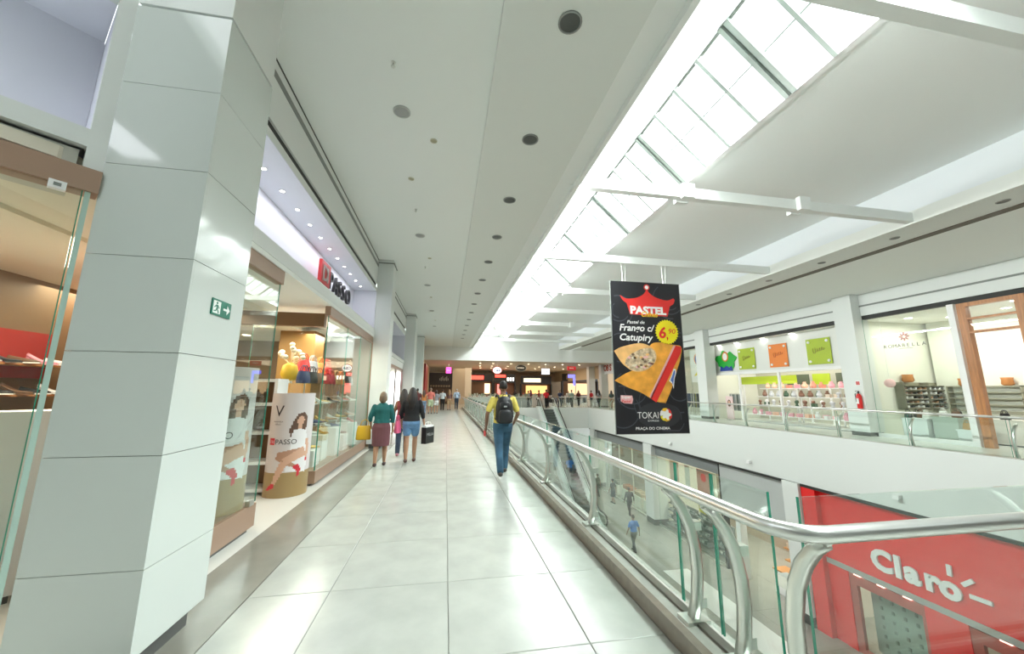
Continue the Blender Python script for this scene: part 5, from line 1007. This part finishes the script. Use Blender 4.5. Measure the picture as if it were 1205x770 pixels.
# ceiling lights of the court
fl_ = MB(); fl_.lathe((0,0,0), [(0.12, 0), (0.12, -0.015), (0.10, -0.018)], 12, 0); fl_.lathe((0,0,-0.019), [(0.098, 0), (0.001, 0)], 12, 1, False); flm = fl_.mesh('ceiling_light', [M_WHITE, emis('court lamp glow', (1.0,0.86,0.6), 7.0)])
for r_, yv in enumerate((36.5, 40.5, 44)):
    for k, x in enumerate((3.3, 4.6, 6.4, 8.2, 10.0, 11.8, 13.6)):
        tag(link('ceiling_light', flm, None, (x+0.35*r_, yv, 4.279)), f'round warm food court ceiling light, {ORD[k]} from the walkway, {("near","middle","far")[r_]} row', 'light', 'food court ceiling lights')
area('court_lamp', (8, 42, 4.2), (14, 10), 330, color=(1, 0.82, 0.58)); area('court_lamp', (-0.2, 38, 4.2), (2.5, 6), 45, color=(1, 0.85, 0.65))
# kiosks with glass tops
for i, (x, y, w, d) in enumerate([(3.3, 37.2, 2.2, 1.2), (5.3, 38.4, 1.8, 1.2), (4.2, 40.2, 3.0, 1.2), (7.6, 37.4, 1.8, 1.0), (9.6, 40, 2.4, 1.2)]):
    t = thing('kiosk', ('white', 'pale grey', 'cream', 'silver', 'white')[i]+f' glass-topped kiosk counter, {ORD[i]} from the walkway side of the food court', 'kiosk', (x, y, 0))
    MB().box(-w/2, -d/2, 0, w/2, d/2, 0.95).build('body', mat('kiosk %d' % i, ((0.8,0.81,0.8),(0.6,0.62,0.62),(0.75,0.7,0.6),(0.55,0.57,0.58),(0.8,0.8,0.8))[i], 0.3), t); MB().box(-w/2, -d/2, 0.95, w/2, d/2, 1.0).build('counter_top', M_WHITE, t); MB().box(-w/2+0.05, -d/2+0.05, 1.0, w/2-0.05, d/2-0.05, 1.35).build('glass_case', M_PALEGL, t)
    for k in range(int(w*4)): MB().box(-w/2+0.12+0.24*k, -0.2, 1.0, -w/2+0.26+0.24*k, 0.1, 1.12+0.1*((k*7) % 3)).build('goods', mat('kiosk goods %d' % (k % 4), ((0.5,0.52,0.55),(0.3,0.4,0.35),(0.65,0.63,0.6),(0.35,0.2,0.18))[k % 4], 0.4), t)
for i, (x, y) in enumerate([(10.8, 37), (12.2, 37.6), (13.2, 36.4), (11.4, 39.2), (15, 37)]):
    t = thing('cafe_table', f'round dark cafe table, {ORD[i]} counted along the food court edge behind the escalator', 'table', (x, y, 0), 0, 'cafe tables'); MB().lathe((0,0,0), [(0.4,0.72),(0.4,0.75)], 18).build('top', mat('dark table top', (0.06,0.05,0.05), 0.3), t); MB().lathe((0,0,0), [(0.24,0),(0.24,0.02),(0.03,0.04),(0.03,0.72)], 12).build('pedestal', M_STEEL, t)
    for k in range(2):
        a = 1.2+k*math.pi+i; ch = thing('cafe_chair', f'dark cafe chair, {("inner","outer")[k]} one at the {ORD[i]} cafe table', 'chair', (x+0.75*math.cos(a), y+0.75*math.sin(a), 0), a+math.pi/2, 'cafe chairs')
        MB().box(-0.2,-0.2,0.43,0.2,0.2,0.46).build('seat', mat('chair dark', (0.05,0.05,0.06), 0.4), ch); MB().box(-0.2,-0.2,0.46,0.2,-0.17,0.88).build('backrest', mat('chair dark', (0,0,0)), ch)
        for sx in (-1,1):
            for sy in (-1,1): MB().tube([(0.17*sx,0.17*sy,0),(0.17*sx,0.17*sy,0.43)], 0.014, 6).build('leg', M_STEEL, ch)
# ================================================================== PEOPLE
def remeshed(name, mb, m_, voxel, smooth=2, parent=None):
    me = mb.mesh(name, m_); o = bpy.data.objects.new(name, me); COL.objects.link(o)
    r = o.modifiers.new('r', 'REMESH'); r.mode = 'VOXEL'; r.voxel_size = voxel
    s = o.modifiers.new('s', 'SMOOTH'); s.iterations = smooth; s.factor = 0.5
    dg = bpy.context.evaluated_depsgraph_get(); n = bpy.data.meshes.new_from_object(o.evaluated_get(dg))
    bpy.data.objects.remove(o); bpy.data.meshes.remove(me); n.name = name
    n.polygons.foreach_set('use_smooth', [True]*len(n.polygons)); n.materials.clear(); n.materials.append(m_)
    return n
def caps(mb, pts, rs, seg=12):   # rounded chain with one radius per joint
    P = [Vector(p) for p in pts]; path = []; rad = []
    d0 = (P[0]-P[1]).normalized(); d1 = (P[-1]-P[-2]).normalized()
    for k in (1.0, 0.85, 0.5): path.append(P[0]+d0*rs[0]*k); rad.append(rs[0]*math.sqrt(max(0.0004, 1-k*k)))
    for i, p in enumerate(P):
        path.append(p); rad.append(rs[i])
        if i < len(P)-1: path.append(p.lerp(P[i+1], 0.5)); rad.append((rs[i]+rs[i+1])/2*(1.03))
    for k in (0.5, 0.85, 1.0): path.append(P[-1]+d1*rs[-1]*k); rad.append(rs[-1]*math.sqrt(max(0.0004, 1-k*k)))
    mb.tube(path, rad, seg)
def loft(mb, secs, seg=18):      # (z, rx, ry, x offset, y offset)
    mb.rings([[(cx+rx*math.cos(2*math.pi*k/seg), cy+ry*math.sin(2*math.pi*k/seg), z) for k in range(seg)] for z, rx, ry, cx, cy in secs])
SKIN = {'light': (0.62,0.38,0.27), 'tan': (0.42,0.23,0.14), 'brown': (0.24,0.125,0.075)}
def person(label, loc, face, height=1.7, sex='f', skin='tan', top=('shirt blue',(0.1,0.2,0.5)), sleeve='short', bottom=('pants',('jeans',(0.06,0.12,0.25))), hair=('short',(0.03,0.02,0.015)), shoes=(0.03,0.025,0.02), stride=0.18, arms=None, group=None, hero=False, build=1.0, head_turn=0.0, barefoot=False):
    """face: heading, 0 = away along +Y. Built 1.70 m tall then scaled."""
    t = thing('person', label, 'person', loc, face, group); k = height/1.70
    vox = 0.0095 if hero else 0.022
    b = build; f = sex == 'f'
    sk = mat('skin '+skin, SKIN[skin], 0.5)
    hipw = 0.092 if f else 0.088; shw = (0.175 if f else 0.205)*b
    st = stride
    # leg joints: left leg back, right leg forward
    legs = []
    for sx, sg in ((-1, -1), (1, 1)):
        hip = Vector((sx*hipw, 0, 0.90)); ank = Vector((sx*0.085, sg*st*1.15, 0.085 if sg > 0 else 0.085+min(0.05, st*0.22))); kn = (hip+ank)/2+Vector((sx*0.0, 0.05+0.03*st, 0.035)); legs.append((hip, kn, ank, sg))
    am = arms or {}
    def arm(side):
        sx = -1 if side == 'l' else 1
        sh = Vector((sx*(shw-0.012), 0.0, 1.362)); d = am.get(side)
        if d: el, wr = Vector(d[0]), Vector(d[1])
        else:
            sw_ = st*0.7*(1 if side == 'l' else -1); el = Vector((sx*(shw+0.055), sw_*0.45-0.02, 1.10)); wr = Vector((sx*(shw+0.065), sw_+0.04, 0.86))
        return sh, el, wr
    # ---- one continuous body
    mb = MB()
    loft(mb, [(0.78,0.13*b,0.085,0,0),(0.86,0.172*b if f else 0.16*b,0.115*b,0,-0.01),(0.96,0.165*b if f else 0.155*b,0.108*b,0,0),(1.06,0.132*b if f else 0.142*b,0.095*b,0,0.005),(1.18,0.145*b if f else 0.158*b,0.105*b,0,0.01),(1.29,0.165*b if f else 0.18*b,0.108*b,0,0.005),(1.37,0.15*b if f else 0.175*b,0.085,0,0),(1.42,0.095,0.062,0,-0.005),(1.46,0.055,0.055,0,0)])
    caps(mb, [(0,-0.005,1.40),(0,0.015,1.52)], [0.055,0.05])
    hc = Vector((0, 0.022, 1.592))
    c, s = math.cos(head_turn), math.sin(head_turn)
    hl = MB(); hl.ell((0,-0.005,0.01), (0.075,0.096,0.105), 18, 12); hl.ell((0,0.035,-0.045), (0.055,0.058,0.062), 14, 9)
    hl.tube([(0,0.088,0.02),(0,0.112,-0.022)], [0.010,0.018], 8); hl.ell((0,0.085,-0.058), (0.026,0.012,0.010), 10, 6); hl.ell((0,0.083,0.042), (0.055,0.014,0.010), 10, 6)
    for sx in (-1, 1): hl.ell((sx*0.076,-0.005,-0.008), (0.012,0.022,0.033), 8, 6)
    hv = [(x*c-y*s, x*s+y*c, z) for x, y, z in hl.v]; mb.add([(hc.x+x, hc.y+y, hc.z+z) for x, y, z in hv], hl.f)
    for hip, kn, ank, sg in legs:
        caps(mb, [hip, hip.lerp(kn, 0.5)+Vector((0,0,0)), kn, kn.lerp(ank, 0.35)+Vector((0,-0.012,0)), ank], [0.083*b,0.072*b,0.052*b,0.054*b,0.036], 12)
        caps(mb, [ank+Vector((0,-0.03,-0.045)), ank+Vector((0,0.09,-0.055)), ank+Vector((0,0.14,-0.062))], [0.034,0.033,0.022], 10)
    for side in 'lr':
        sh, el, wr = arm(side); sx = -1 if side == 'l' else 1
        caps(mb, [sh, sh.lerp(el, 0.5), el, el.lerp(wr, 0.4), wr], [0.048*b,0.044*b,0.037,0.036,0.024], 10)
        d = (wr-el).normalized(); n = Vector((0,1,0)) if abs(d.y) < 0.8 else Vector((0,0,1)); u = (n-d*n.dot(d)).normalized(); w = d.cross(u)
        if hero:
            pc = wr+d*0.05
            caps(mb, [wr+d*0.015, wr+d*0.045, wr+d*0.085], [0.022,0.026,0.024], 8)
            for q, (off, ln) in enumerate(((0.027,0.066),(0.010,0.075),(-0.009,0.070),(-0.026,0.055))):
                base = wr+d*0.085+u*off; curl = w*(-sx)*0.02
                caps(mb, [base, base+d*ln*0.45+curl*0.35, base+d*ln*0.78+curl*1.4, base+d*ln*0.95+curl*2.3], [0.0098,0.0095,0.0088,0.0078], 7)
            tb = wr+d*0.03+u*0.022; caps(mb, [tb, tb+d*0.03+u*0.022, tb+d*0.06+u*0.026-w*sx*0.01], [0.012,0.0105,0.0088], 7)
        else:
            caps(mb, [wr+d*0.02, wr+d*0.10, wr+d*0.15], [0.026,0.028,0.016], 8)
    link('body', remeshed('body', mb, sk, vox, 2), t)
    # ---- clothes
    cv = 0.011 if hero else 0.022
    tm = mat('cloth '+top[0], top[1], 0.85, noise=0.12, scale=6, bump=0.5)
    mb = MB(); e = 0.014
    loft(mb, [(0.93 if bottom[0] != 'skirt' else 0.99, (0.178 if f else 0.172)*b+e*0.5,0.122*b+e,0,-0.004),(1.0,0.165*b+e,0.112*b+e,0,0),(1.07,(0.14 if f else 0.152)*b+e*1.4,0.098*b+e*1.4,0,0.005),(1.18,(0.15 if f else 0.165)*b+e,0.108*b+e,0,0.01),(1.29,(0.17 if f else 0.188)*b+e,0.112*b+e,0,0.004),(1.37,(0.152 if f else 0.178)*b+e,0.09+e,0,0),(1.42,0.11,0.074,0,-0.004),(1.452,0.07,0.066,0,0.0)])
    for side in 'lr':
        if sleeve == 'none': continue
        sh, el, wr = arm(side)
        if sleeve == 'short': caps(mb, [sh, sh.lerp(el, 0.5), sh.lerp(el, 0.72)], [0.058*b,0.059*b,0.058*b], 12)
        elif sleeve == 'elbow': caps(mb, [sh, sh.lerp(el, 0.5), el, el.lerp(wr, 0.35)], [0.056*b,0.055*b,0.05*b,0.046], 12)
        else: caps(mb, [sh, sh.lerp(el, 0.5), el, el.lerp(wr, 0.85)], [0.06*b,0.056*b,0.047,0.038], 12)
    link('shirt', remeshed('shirt', mb, tm, cv, 2), t)
    kind, (bn_, bc_) = bottom; bm2 = mat('cloth '+bn_, bc_, 0.85, noise=0.38 if 'denim' in bn_ or 'jeans' in bn_ else 0.1, scale=5, bump=0.5)
    mb = MB()
    if kind == 'skirt':
        yo = st*0.15
        loft(mb, [(0.47,0.178*b,0.135+st*0.35,0,yo*0.4),(0.62,0.186*b,0.137+st*0.22,0,yo*0.3),(0.80,0.19*b,0.135*b,0,-0.012),(0.90,0.188*b,0.135*b,0,-0.012),(1.0,0.155*b,0.115*b,0,0),(1.04,0.142*b,0.106*b,0,0)])
    else:
        loft(mb, [(0.78,0.165*b,0.108*b,0,-0.005),(0.87,0.19*b if f else 0.18*b,0.132*b,0,-0.012),(0.96,0.180*b if f else 0.170*b,0.122*b,0,-0.004),(1.01,0.155*b,0.108*b,0,0.002)])
        for hip, kn, ank, sg in legs:
            if kind == 'shorts': caps(mb, [hip, hip.lerp(kn, 0.35), hip.lerp(kn, 0.66)], [0.104*b,0.097*b,0.088*b], 14)
            elif kind == 'long_shorts': caps(mb, [hip, hip.lerp(kn, 0.5), kn], [0.104*b,0.098*b,0.086*b], 14)
            else: caps(mb, [hip, hip.lerp(kn, 0.5), kn, kn.lerp(ank, 0.5), ank+Vector((0,0,0.0))], [0.103*b,0.094*b,0.076*b,0.066,0.060], 14)
    link({'pants':'trousers'}.get(kind, kind), remeshed(kind, mb, bm2, cv, 2), t)
    shm = mat('shoe %.2f %.2f %.2f' % shoes, shoes, 0.5)
    for hip, kn, ank, sg in legs:
        g = MB(); caps(g, [ank+Vector((0,-0.035,-0.045)), ank+Vector((0,0.03,-0.045)), ank+Vector((0,0.10,-0.054)), ank+Vector((0,0.15,-0.062))], [0.043,0.042,0.040,0.027], 10)
        zmin = ank.z-0.085; g.v = [(x, y, max(z, zmin)) for x, y, z in g.v]
        g.build('shoe', shm, t, True)
    # ---- hair
    hm = mat('hair %.3f %.3f' % (hair[1][0], hair[1][1]), hair[1], 0.6, noise=0.45, scale=30, bump=0.6, stretch=(1, 1, 0.15))
    g = MB()
    def H(x, y, z): return (hc.x+x*c-y*s, hc.y+x*s+y*c, hc.z+z)
    if hair[0] != 'none':
        q = MB(); q.ell((0,-0.014,0.022), (0.082,0.098,0.104), 18, 12); q.v = [v for v in q.v]
        pts = []
        for x, y, z in q.v:    # keep the face clear
            if y > 0.03 and z < 0.065: y = 0.03; 
            if hair[0] == 'short' and z < -0.02: x *= max(0.55, 1-(-0.02-z)*9); y = min(y, -0.01)*max(0.80, 1-(-0.02-z)*3); z = max(z, -0.068)
            pts.append(H(x, y, z))
        g.add(pts, q.f)
        if hair[0] == 'long':
            caps(g, [H(0,-0.06,0.02), H(0,-0.095,-0.10), H(0,-0.115,-0.22), H(0,-0.12,-0.36)], [0.075,0.085,0.085,0.055], 14)
            for sx in (-1, 1): caps(g, [H(sx*0.06,-0.02,0.0), H(sx*0.085,-0.05,-0.13), H(sx*0.075,-0.085,-0.28)], [0.035,0.04,0.03], 10)
        if hair[0] == 'bob':
            caps(g, [H(0,-0.045,0.0), H(0,-0.06,-0.075)], [0.085,0.078], 14)
            for sx in (-1, 1): caps(g, [H(sx*0.055,0.0,0.0), H(sx*0.062,-0.012,-0.07)], [0.034,0.032], 10)
        if hair[0] == 'bun': g.ell(H(0,-0.115,0.05), (0.045,0.045,0.045), 10, 7)
        link('hair', remeshed('hair', g, hm, 0.011 if hero else 0.02, 2), t)
    if hero:
        for sx in (-1, 1):
            g = MB(); p = H(sx*0.031, 0.077, 0.022); g.ell(p, (0.012,0.012,0.012), 8, 6); g.build('eye', mat('eye dark', (0.03,0.02,0.02), 0.2), t, True)
    t.scale = (k, k, k); return t
TEAL = ('teal knit', (0.012,0.115,0.115))
person('woman in teal top and plum skirt, beside the long shop window', (-1.33, 8.52, 0), 0.05, 1.55, 'f', 'tan', TEAL, 'elbow', ('skirt', ('plum skirt', (0.16,0.06,0.07))), ('bob', (0.15,0.10,0.06)), (0.06,0.03,0.03), 0.14, {'l': ((-0.262,-0.03,1.11), (-0.255,0.10,0.94)), 'r': ((0.245,0.0,1.10), (0.25,0.06,0.86))}, hero=True, build=1.10)
person('woman with long black hair, black top and denim shorts, next to the teal woman', (-0.74, 8.88, 0), 0.02, 1.65, 'f', 'tan', ('black top', (0.012,0.012,0.014)), 'elbow', ('shorts', ('blue denim', (0.13,0.27,0.47))), ('long', (0.012,0.009,0.008)), (0.10,0.05,0.04), 0.14, {'l': ((-0.245,0.0,1.10), (-0.235,0.10,0.87)), 'r': ((0.245,0.02,1.10), (0.29,0.10,0.85))}, hero=True, build=1.06)
mn = person('man in yellow shirt and jeans with a black backpack, walking beside the railing', (1.13, 7.32, 0), 0.0, 1.78, 'm', 'brown', ('yellow shirt', (0.72,0.60,0.13)), 'short', ('pants', ('blue jeans', (0.045,0.12,0.20))), ('short', (0.015,0.012,0.01)), (0.06,0.055,0.05), 0.26, {'l': ((-0.30,-0.03,1.10), (-0.31,0.06,0.86)), 'r': ((0.275,-0.05,1.10), (0.25,0.15,0.95))}, hero=True, build=1.0)
# half hidden woman between the two
person('woman in dark red top, mostly hidden behind the long-haired woman', (-1.02, 9.75, 0), 0.0, 1.62, 'f', 'brown', ('dark red top', (0.2,0.03,0.04)), 'none', ('pants', ('dark jeans', (0.04,0.06,0.1))), ('long', (0.02,0.013,0.01)), (0.5,0.2,0.25), 0.12)
# ---- what they carry
yb = thing('handbag', 'yellow handbag on the arm of the woman in teal', 'bag', (-1.70, 8.58, 0.55), 0.15)
a, b_ = bag_mesh(0.30, 0.29, 0.12); M_YB = mat('yellow bag', (0.72,0.42,0.02), 0.4)
a.build('body', M_YB, yb, True); MB().tube([(-0.08,0,0.28),(-0.05,0,0.38),(0.02,0,0.42),(0.08,0,0.38),(0.09,0,0.28)], 0.009, 6).build('handle', M_YB, yb, True)
pb = thing('handbag', 'pink shoulder bag between the teal woman and the long-haired woman', 'bag', (-1.02, 8.72, 0.66), 1.3)
a, b_ = bag_mesh(0.22, 0.26, 0.09); a.build('body', mat('pink bag', (0.75,0.12,0.25), 0.4), pb, True); b_.build('handle', mat('pink bag', (0,0,0)), pb, True)['kind'] = 'stuff'
sb = thing('shopping_bag', 'black paper shopping bag with white top, in the long-haired woman\'s hand', 'bag', (-0.37, 8.99, 0.40), 1.05)
MB().box(-0.17, -0.06, 0, 0.17, 0.06, 0.36).build('body', M_BLACK, sb); MB().box(-0.16, -0.05, 0.36, 0.16, 0.05, 0.40).build('tissue', M_WHITE, sb)
for s_ in (-1, 1): MB().tube([(-0.08, s_*0.055, 0.36), (-0.05, s_*0.03, 0.46), (0.0, 0, 0.475), (0.05, s_*0.03, 0.46), (0.08, s_*0.055, 0.36)], 0.005, 5).build('handle', M_WHITE, sb)
text('lettering', 'MELLA', 0.09, mat('bag print grey', (0.5,0.5,0.5), 0.5), frame((-0.13, -0.062, 0.17), (1,0,0), (0,0,1)), sb)
bp = thing('backpack', 'black padded backpack on the back of the man in yellow', 'backpack', (1.13, 7.13, 0.98), 0)
M_BPK = mat('backpack black', (0.012,0.013,0.015), 0.55); M_BPK2 = mat('backpack pocket', (0.022,0.024,0.027), 0.5)
g = MB()
g.rings([[(w*sx*(1 if abs(sx) < 1 else 1), d0+d*sy, z) for sx, sy in [(math.cos(q)*1.0, math.sin(q)) for q in [2*math.pi*i/16 for i in range(16)]]] for z, w, d, d0 in ((0.0,0.10,0.05,0.0),(0.02,0.15,0.09,0.0),(0.12,0.175,0.115,0.0),(0.30,0.17,0.11,0.01),(0.42,0.145,0.09,0.02),(0.49,0.10,0.06,0.03),(0.51,0.04,0.03,0.035))])
g.build('body', M_BPK, bp, True)
g = MB(); g.rings([[(w*math.cos(q), -0.085+0.055*math.sin(q), z) for q in [2*math.pi*i/14 for i in range(14)]] for z, w in ((0.03,0.09),(0.05,0.125),(0.20,0.125),(0.25,0.10),(0.26,0.03))]); g.build('front_pocket', M_BPK2, bp, True)
g = MB(); g.rings([[(w*math.cos(q), -0.062+0.05*math.sin(q), z) for q in [2*math.pi*i/14 for i in range(14)]] for z, w in ((0.28,0.07),(0.29,0.105),(0.38,0.10),(0.41,0.06))]); g.build('upper_pocket', M_BPK2, bp, True)
MB().box(-0.03, -0.128, 0.31, 0.03, -0.113, 0.335).build('emblem', mat('emblem grey', (0.4,0.42,0.42), 0.4), bp)
for sx in (-1, 1):
    MB().tube([(sx*0.075, 0.055, 0.40), (sx*0.105, 0.10, 0.50), (sx*0.115, 0.16, 0.535), (sx*0.12, 0.24, 0.52), (sx*0.13, 0.315, 0.44), (sx*0.145, 0.325, 0.30), (sx*0.16, 0.25, 0.14), (sx*0.155, 0.06, 0.06)], [0.026,0.03,0.031,0.03,0.03,0.028,0.018,0.014], 8, flat=0.4).build('strap', M_BPK, bp, True)
MB().tube([(-0.03,0.04,0.50),(-0.025,0.03,0.545),(0.025,0.03,0.545),(0.03,0.04,0.50)], 0.008, 6).build('grab_loop', M_BPK, bp, True)
ph = thing('wallet', 'small red wallet in the left hand of the man in yellow', 'wallet', (0.785, 7.43, 0.72), 0.1); MB().box(-0.012, -0.05, 0, 0.012, 0.05, 0.10).build('cover', mat('wallet red', (0.65,0.03,0.04), 0.4), ph)
# ---- the walkers further along
fg = [
 ('woman in orange top with a yellow strap, far walkway group', -1.42, 26.0, 1.6, 'f', 'tan', ('orange top', (0.6,0.22,0.06)), 'none', ('pants', ('pale jeans', (0.25,0.35,0.5))), ('long', (0.10,0.05,0.03)), 0),
 ('dark-haired man in dark shirt by the left pillars, far walkway', -1.75, 24.5, 1.7, 'm', 'brown', ('maroon shirt', (0.12,0.03,0.03)), 'short', ('pants', ('dark trousers', (0.04,0.04,0.05))), ('short', (0.015,0.012,0.01)), 0),
 ('man in coral shirt and pale green shorts, far walkway group', -1.0, 26.3, 1.76, 'm', 'tan', ('coral shirt', (0.70,0.20,0.16)), 'short', ('long_shorts', ('pale green shorts', (0.55,0.62,0.42))), ('short', (0.25,0.16,0.12)), 0),
 ('woman in grey top and white shorts, far walkway group', -0.62, 26.5, 1.6, 'f', 'tan', ('grey top', (0.26,0.27,0.29)), 'short', ('shorts', ('white shorts', (0.75,0.75,0.75))), ('bob', (0.04,0.025,0.02)), 0),
 ('man in pale blue shirt and black trousers, middle of the far group', -0.22, 30.6, 1.65, 'm', 'tan', ('pale shirt', (0.5,0.56,0.6)), 'short', ('pants', ('black trousers', (0.015,0.015,0.017))), ('short', (0.03,0.02,0.02)), 0),
 ('person in brown top and khaki shorts, far walkway group', 0.32, 30.9, 1.66, 'f', 'tan', ('brown top', (0.16,0.08,0.07)), 'short', ('long_shorts', ('khaki shorts', (0.5,0.34,0.2))), ('long', (0.28,0.16,0.08)), 0),
 ('man in light blue shirt and navy trousers, alone near the railing end', 0.95, 32.2, 1.72, 'm', 'light', ('light blue shirt', (0.36,0.45,0.58)), 'long', ('pants', ('navy trousers', (0.05,0.07,0.10))), ('short', (0.35,0.33,0.3)), 0),
]
for lb, x, y, h, sx_, sk_, tp, sl, bo, ha, fa in fg: person(lb, (x, y, 0), fa, h, sx_, sk_, tp, sl, bo, ha, (0.05,0.04,0.04), 0.15)
# ---- food court edge and escalator
cg = [
 ('man in red shirt at the top of the escalator', 9.35, 34.0, 0.012, 1.7, 'm', 'brown', ('bright red shirt', (0.65,0.02,0.03)), ('pants', ('black trousers', (0.015,0.015,0.017))), 0.0),
 ('man in black jacket and pale cap stepping off the escalator', 9.85, 35.4, 0, 1.75, 'm', 'tan', ('black jacket', (0.02,0.02,0.025)), ('pants', ('charcoal trousers', (0.04,0.04,0.045))), 3.0),
 ('person in grey shirt beside the escalator head', 8.0, 35.6, 0, 1.6, 'm', 'tan', ('mid grey shirt', (0.35,0.37,0.36)), ('pants', ('dark trousers', (0.04,0.04,0.05))), 1.0),
 ('person in pale green shirt standing at the far railing', 12.45, 35.7, 0, 1.7, 'm', 'tan', ('pale green shirt', (0.45,0.58,0.5)), ('pants', ('charcoal trousers', (0.04,0.04,0.045))), 0.0),
 ('woman in white top near the far railing', 13.0, 38.5, 0, 1.62, 'f', 'tan', ('white top', (0.7,0.7,0.68)), ('pants', ('dark jeans', (0.04,0.06,0.1))), 2.5),
 ('person in maroon top in the food court', 14.2, 38.5, 0, 1.65, 'f', 'brown', ('maroon shirt', (0.12,0.03,0.03)), ('pants', ('black trousers', (0.015,0.015,0.017))), 3.0),
 ('person in red top near the far gallery column', 15.3, 37.6, 0, 1.65, 'm', 'tan', ('bright red shirt', (0.65,0.02,0.03)), ('pants', ('dark jeans', (0.04,0.06,0.1))), 0.5),
 ('person in grey patterned top by the far gallery column', 15.0, 34.9, 0, 1.7, 'f', 'tan', ('grey top', (0.26,0.27,0.29)), ('pants', ('black trousers', (0.015,0.015,0.017))), 0.2),
 ('woman in dark green top on the gallery past the column', 15.1, 32.3, 0, 1.65, 'f', 'tan', ('dark green top', (0.05,0.09,0.08)), ('shorts', ('tan shorts', (0.5,0.3,0.2))), 0.0),
 ('woman in pale pink top under the white shop sign board', 15.2, 30.2, 0, 1.62, 'f', 'light', ('pink top', (0.7,0.35,0.42)), ('skirt', ('blue skirt', (0.3,0.5,0.6))), 0.4),
 ('person in purple top between the kiosks', 8.9, 38.6, 0, 1.68, 'f', 'brown', ('purple top', (0.16,0.04,0.10)), ('pants', ('dark jeans', (0.04,0.06,0.1))), 2.0),
 ('woman in black top by the amber food counter', 7.4, 39.6, 0, 1.68, 'f', 'tan', ('black top', (0.012,0.012,0.014)), ('pants', ('dark trousers', (0.04,0.04,0.05))), 0.4),
 ('person in blue shirt beyond the kiosks', 6.6, 40.8, 0, 1.74, 'm', 'tan', ('blue shirt', (0.03,0.15,0.5)), ('pants', ('dark jeans', (0.04,0.06,0.1))), 1.0),
 ('person in dark red top at the cafe tables', 9.9, 38.9, 0, 1.66, 'm', 'brown', ('dark red top', (0.2,0.03,0.04)), ('pants', ('black trousers', (0.015,0.015,0.017))), 1.5),
 ('person in navy top at the cafe tables', 11.7, 37.2, 0, 1.68, 'm', 'tan', ('navy top', (0.02,0.03,0.08)), ('pants', ('dark jeans', (0.04,0.06,0.1))), 2.2),
]
for lb, x, y, z, h, sx_, sk_, tp, bo, fa in cg: person(lb, (x, y, z), fa, h, sx_, sk_, tp, 'short', bo, ('short' if sx_ == 'm' else 'long', (0.03,0.02,0.015)), (0.04,0.03,0.03), 0.10)
def esc_z(y): return pt_(0, et-y)[2]
person('person in blue shirt riding low on the escalator', (9.0, 26.6, esc_z(26.6)+0.16), 0, 1.7, 'm', 'brown', ('blue shirt', (0.03,0.15,0.5)), 'short', ('pants', ('dark trousers', (0.04,0.04,0.05))), ('short', (0.015,0.012,0.01)), (0.04,0.03,0.03), 0.05)
# ---- lower floor
lg = [
 ('man in bright blue shirt walking on the lower floor', 10.3, 19.95, 1.86, 'm', 'brown', ('bright blue shirt', (0.05,0.20,0.62)), ('pants', ('grey jeans', (0.10,0.12,0.12))), 0.15, 'short'),
 ('tall person in black at the white lower column', 12.9, 25.4, 1.86, 'm', 'brown', ('black top', (0.012,0.012,0.014)), ('pants', ('black trousers', (0.015,0.015,0.017))), 0.0, 'long'),
 ('person in dark dress beside the tall person in black, lower floor', 13.0, 28.2, 1.8, 'f', 'tan', ('charcoal top', (0.05,0.06,0.06)), ('skirt', ('charcoal skirt', (0.05,0.06,0.06))), 0.4, 'short'),
 ('person in olive top and black leggings on the lower floor', 12.6, 30.2, 1.75, 'f', 'tan', ('olive top', (0.14,0.14,0.11)), ('pants', ('black trousers', (0.015,0.015,0.017))), 0.5, 'short'),
 ('woman in white top, farthest of the lower floor walkers', 12.2, 32.6, 1.75, 'f', 'tan', ('white top', (0.7,0.7,0.68)), ('pants', ('charcoal trousers', (0.04,0.04,0.045))), 0.4, 'short'),
]
for lb, x, y, h, sx_, sk_, tp, bo, fa, sl in lg: person(lb, (x, y, LOW), fa, h, sx_, sk_, tp, sl, bo, ('short' if sx_ == 'm' else 'bun', (0.03,0.02,0.015)), (0.03,0.03,0.03), 0.16)
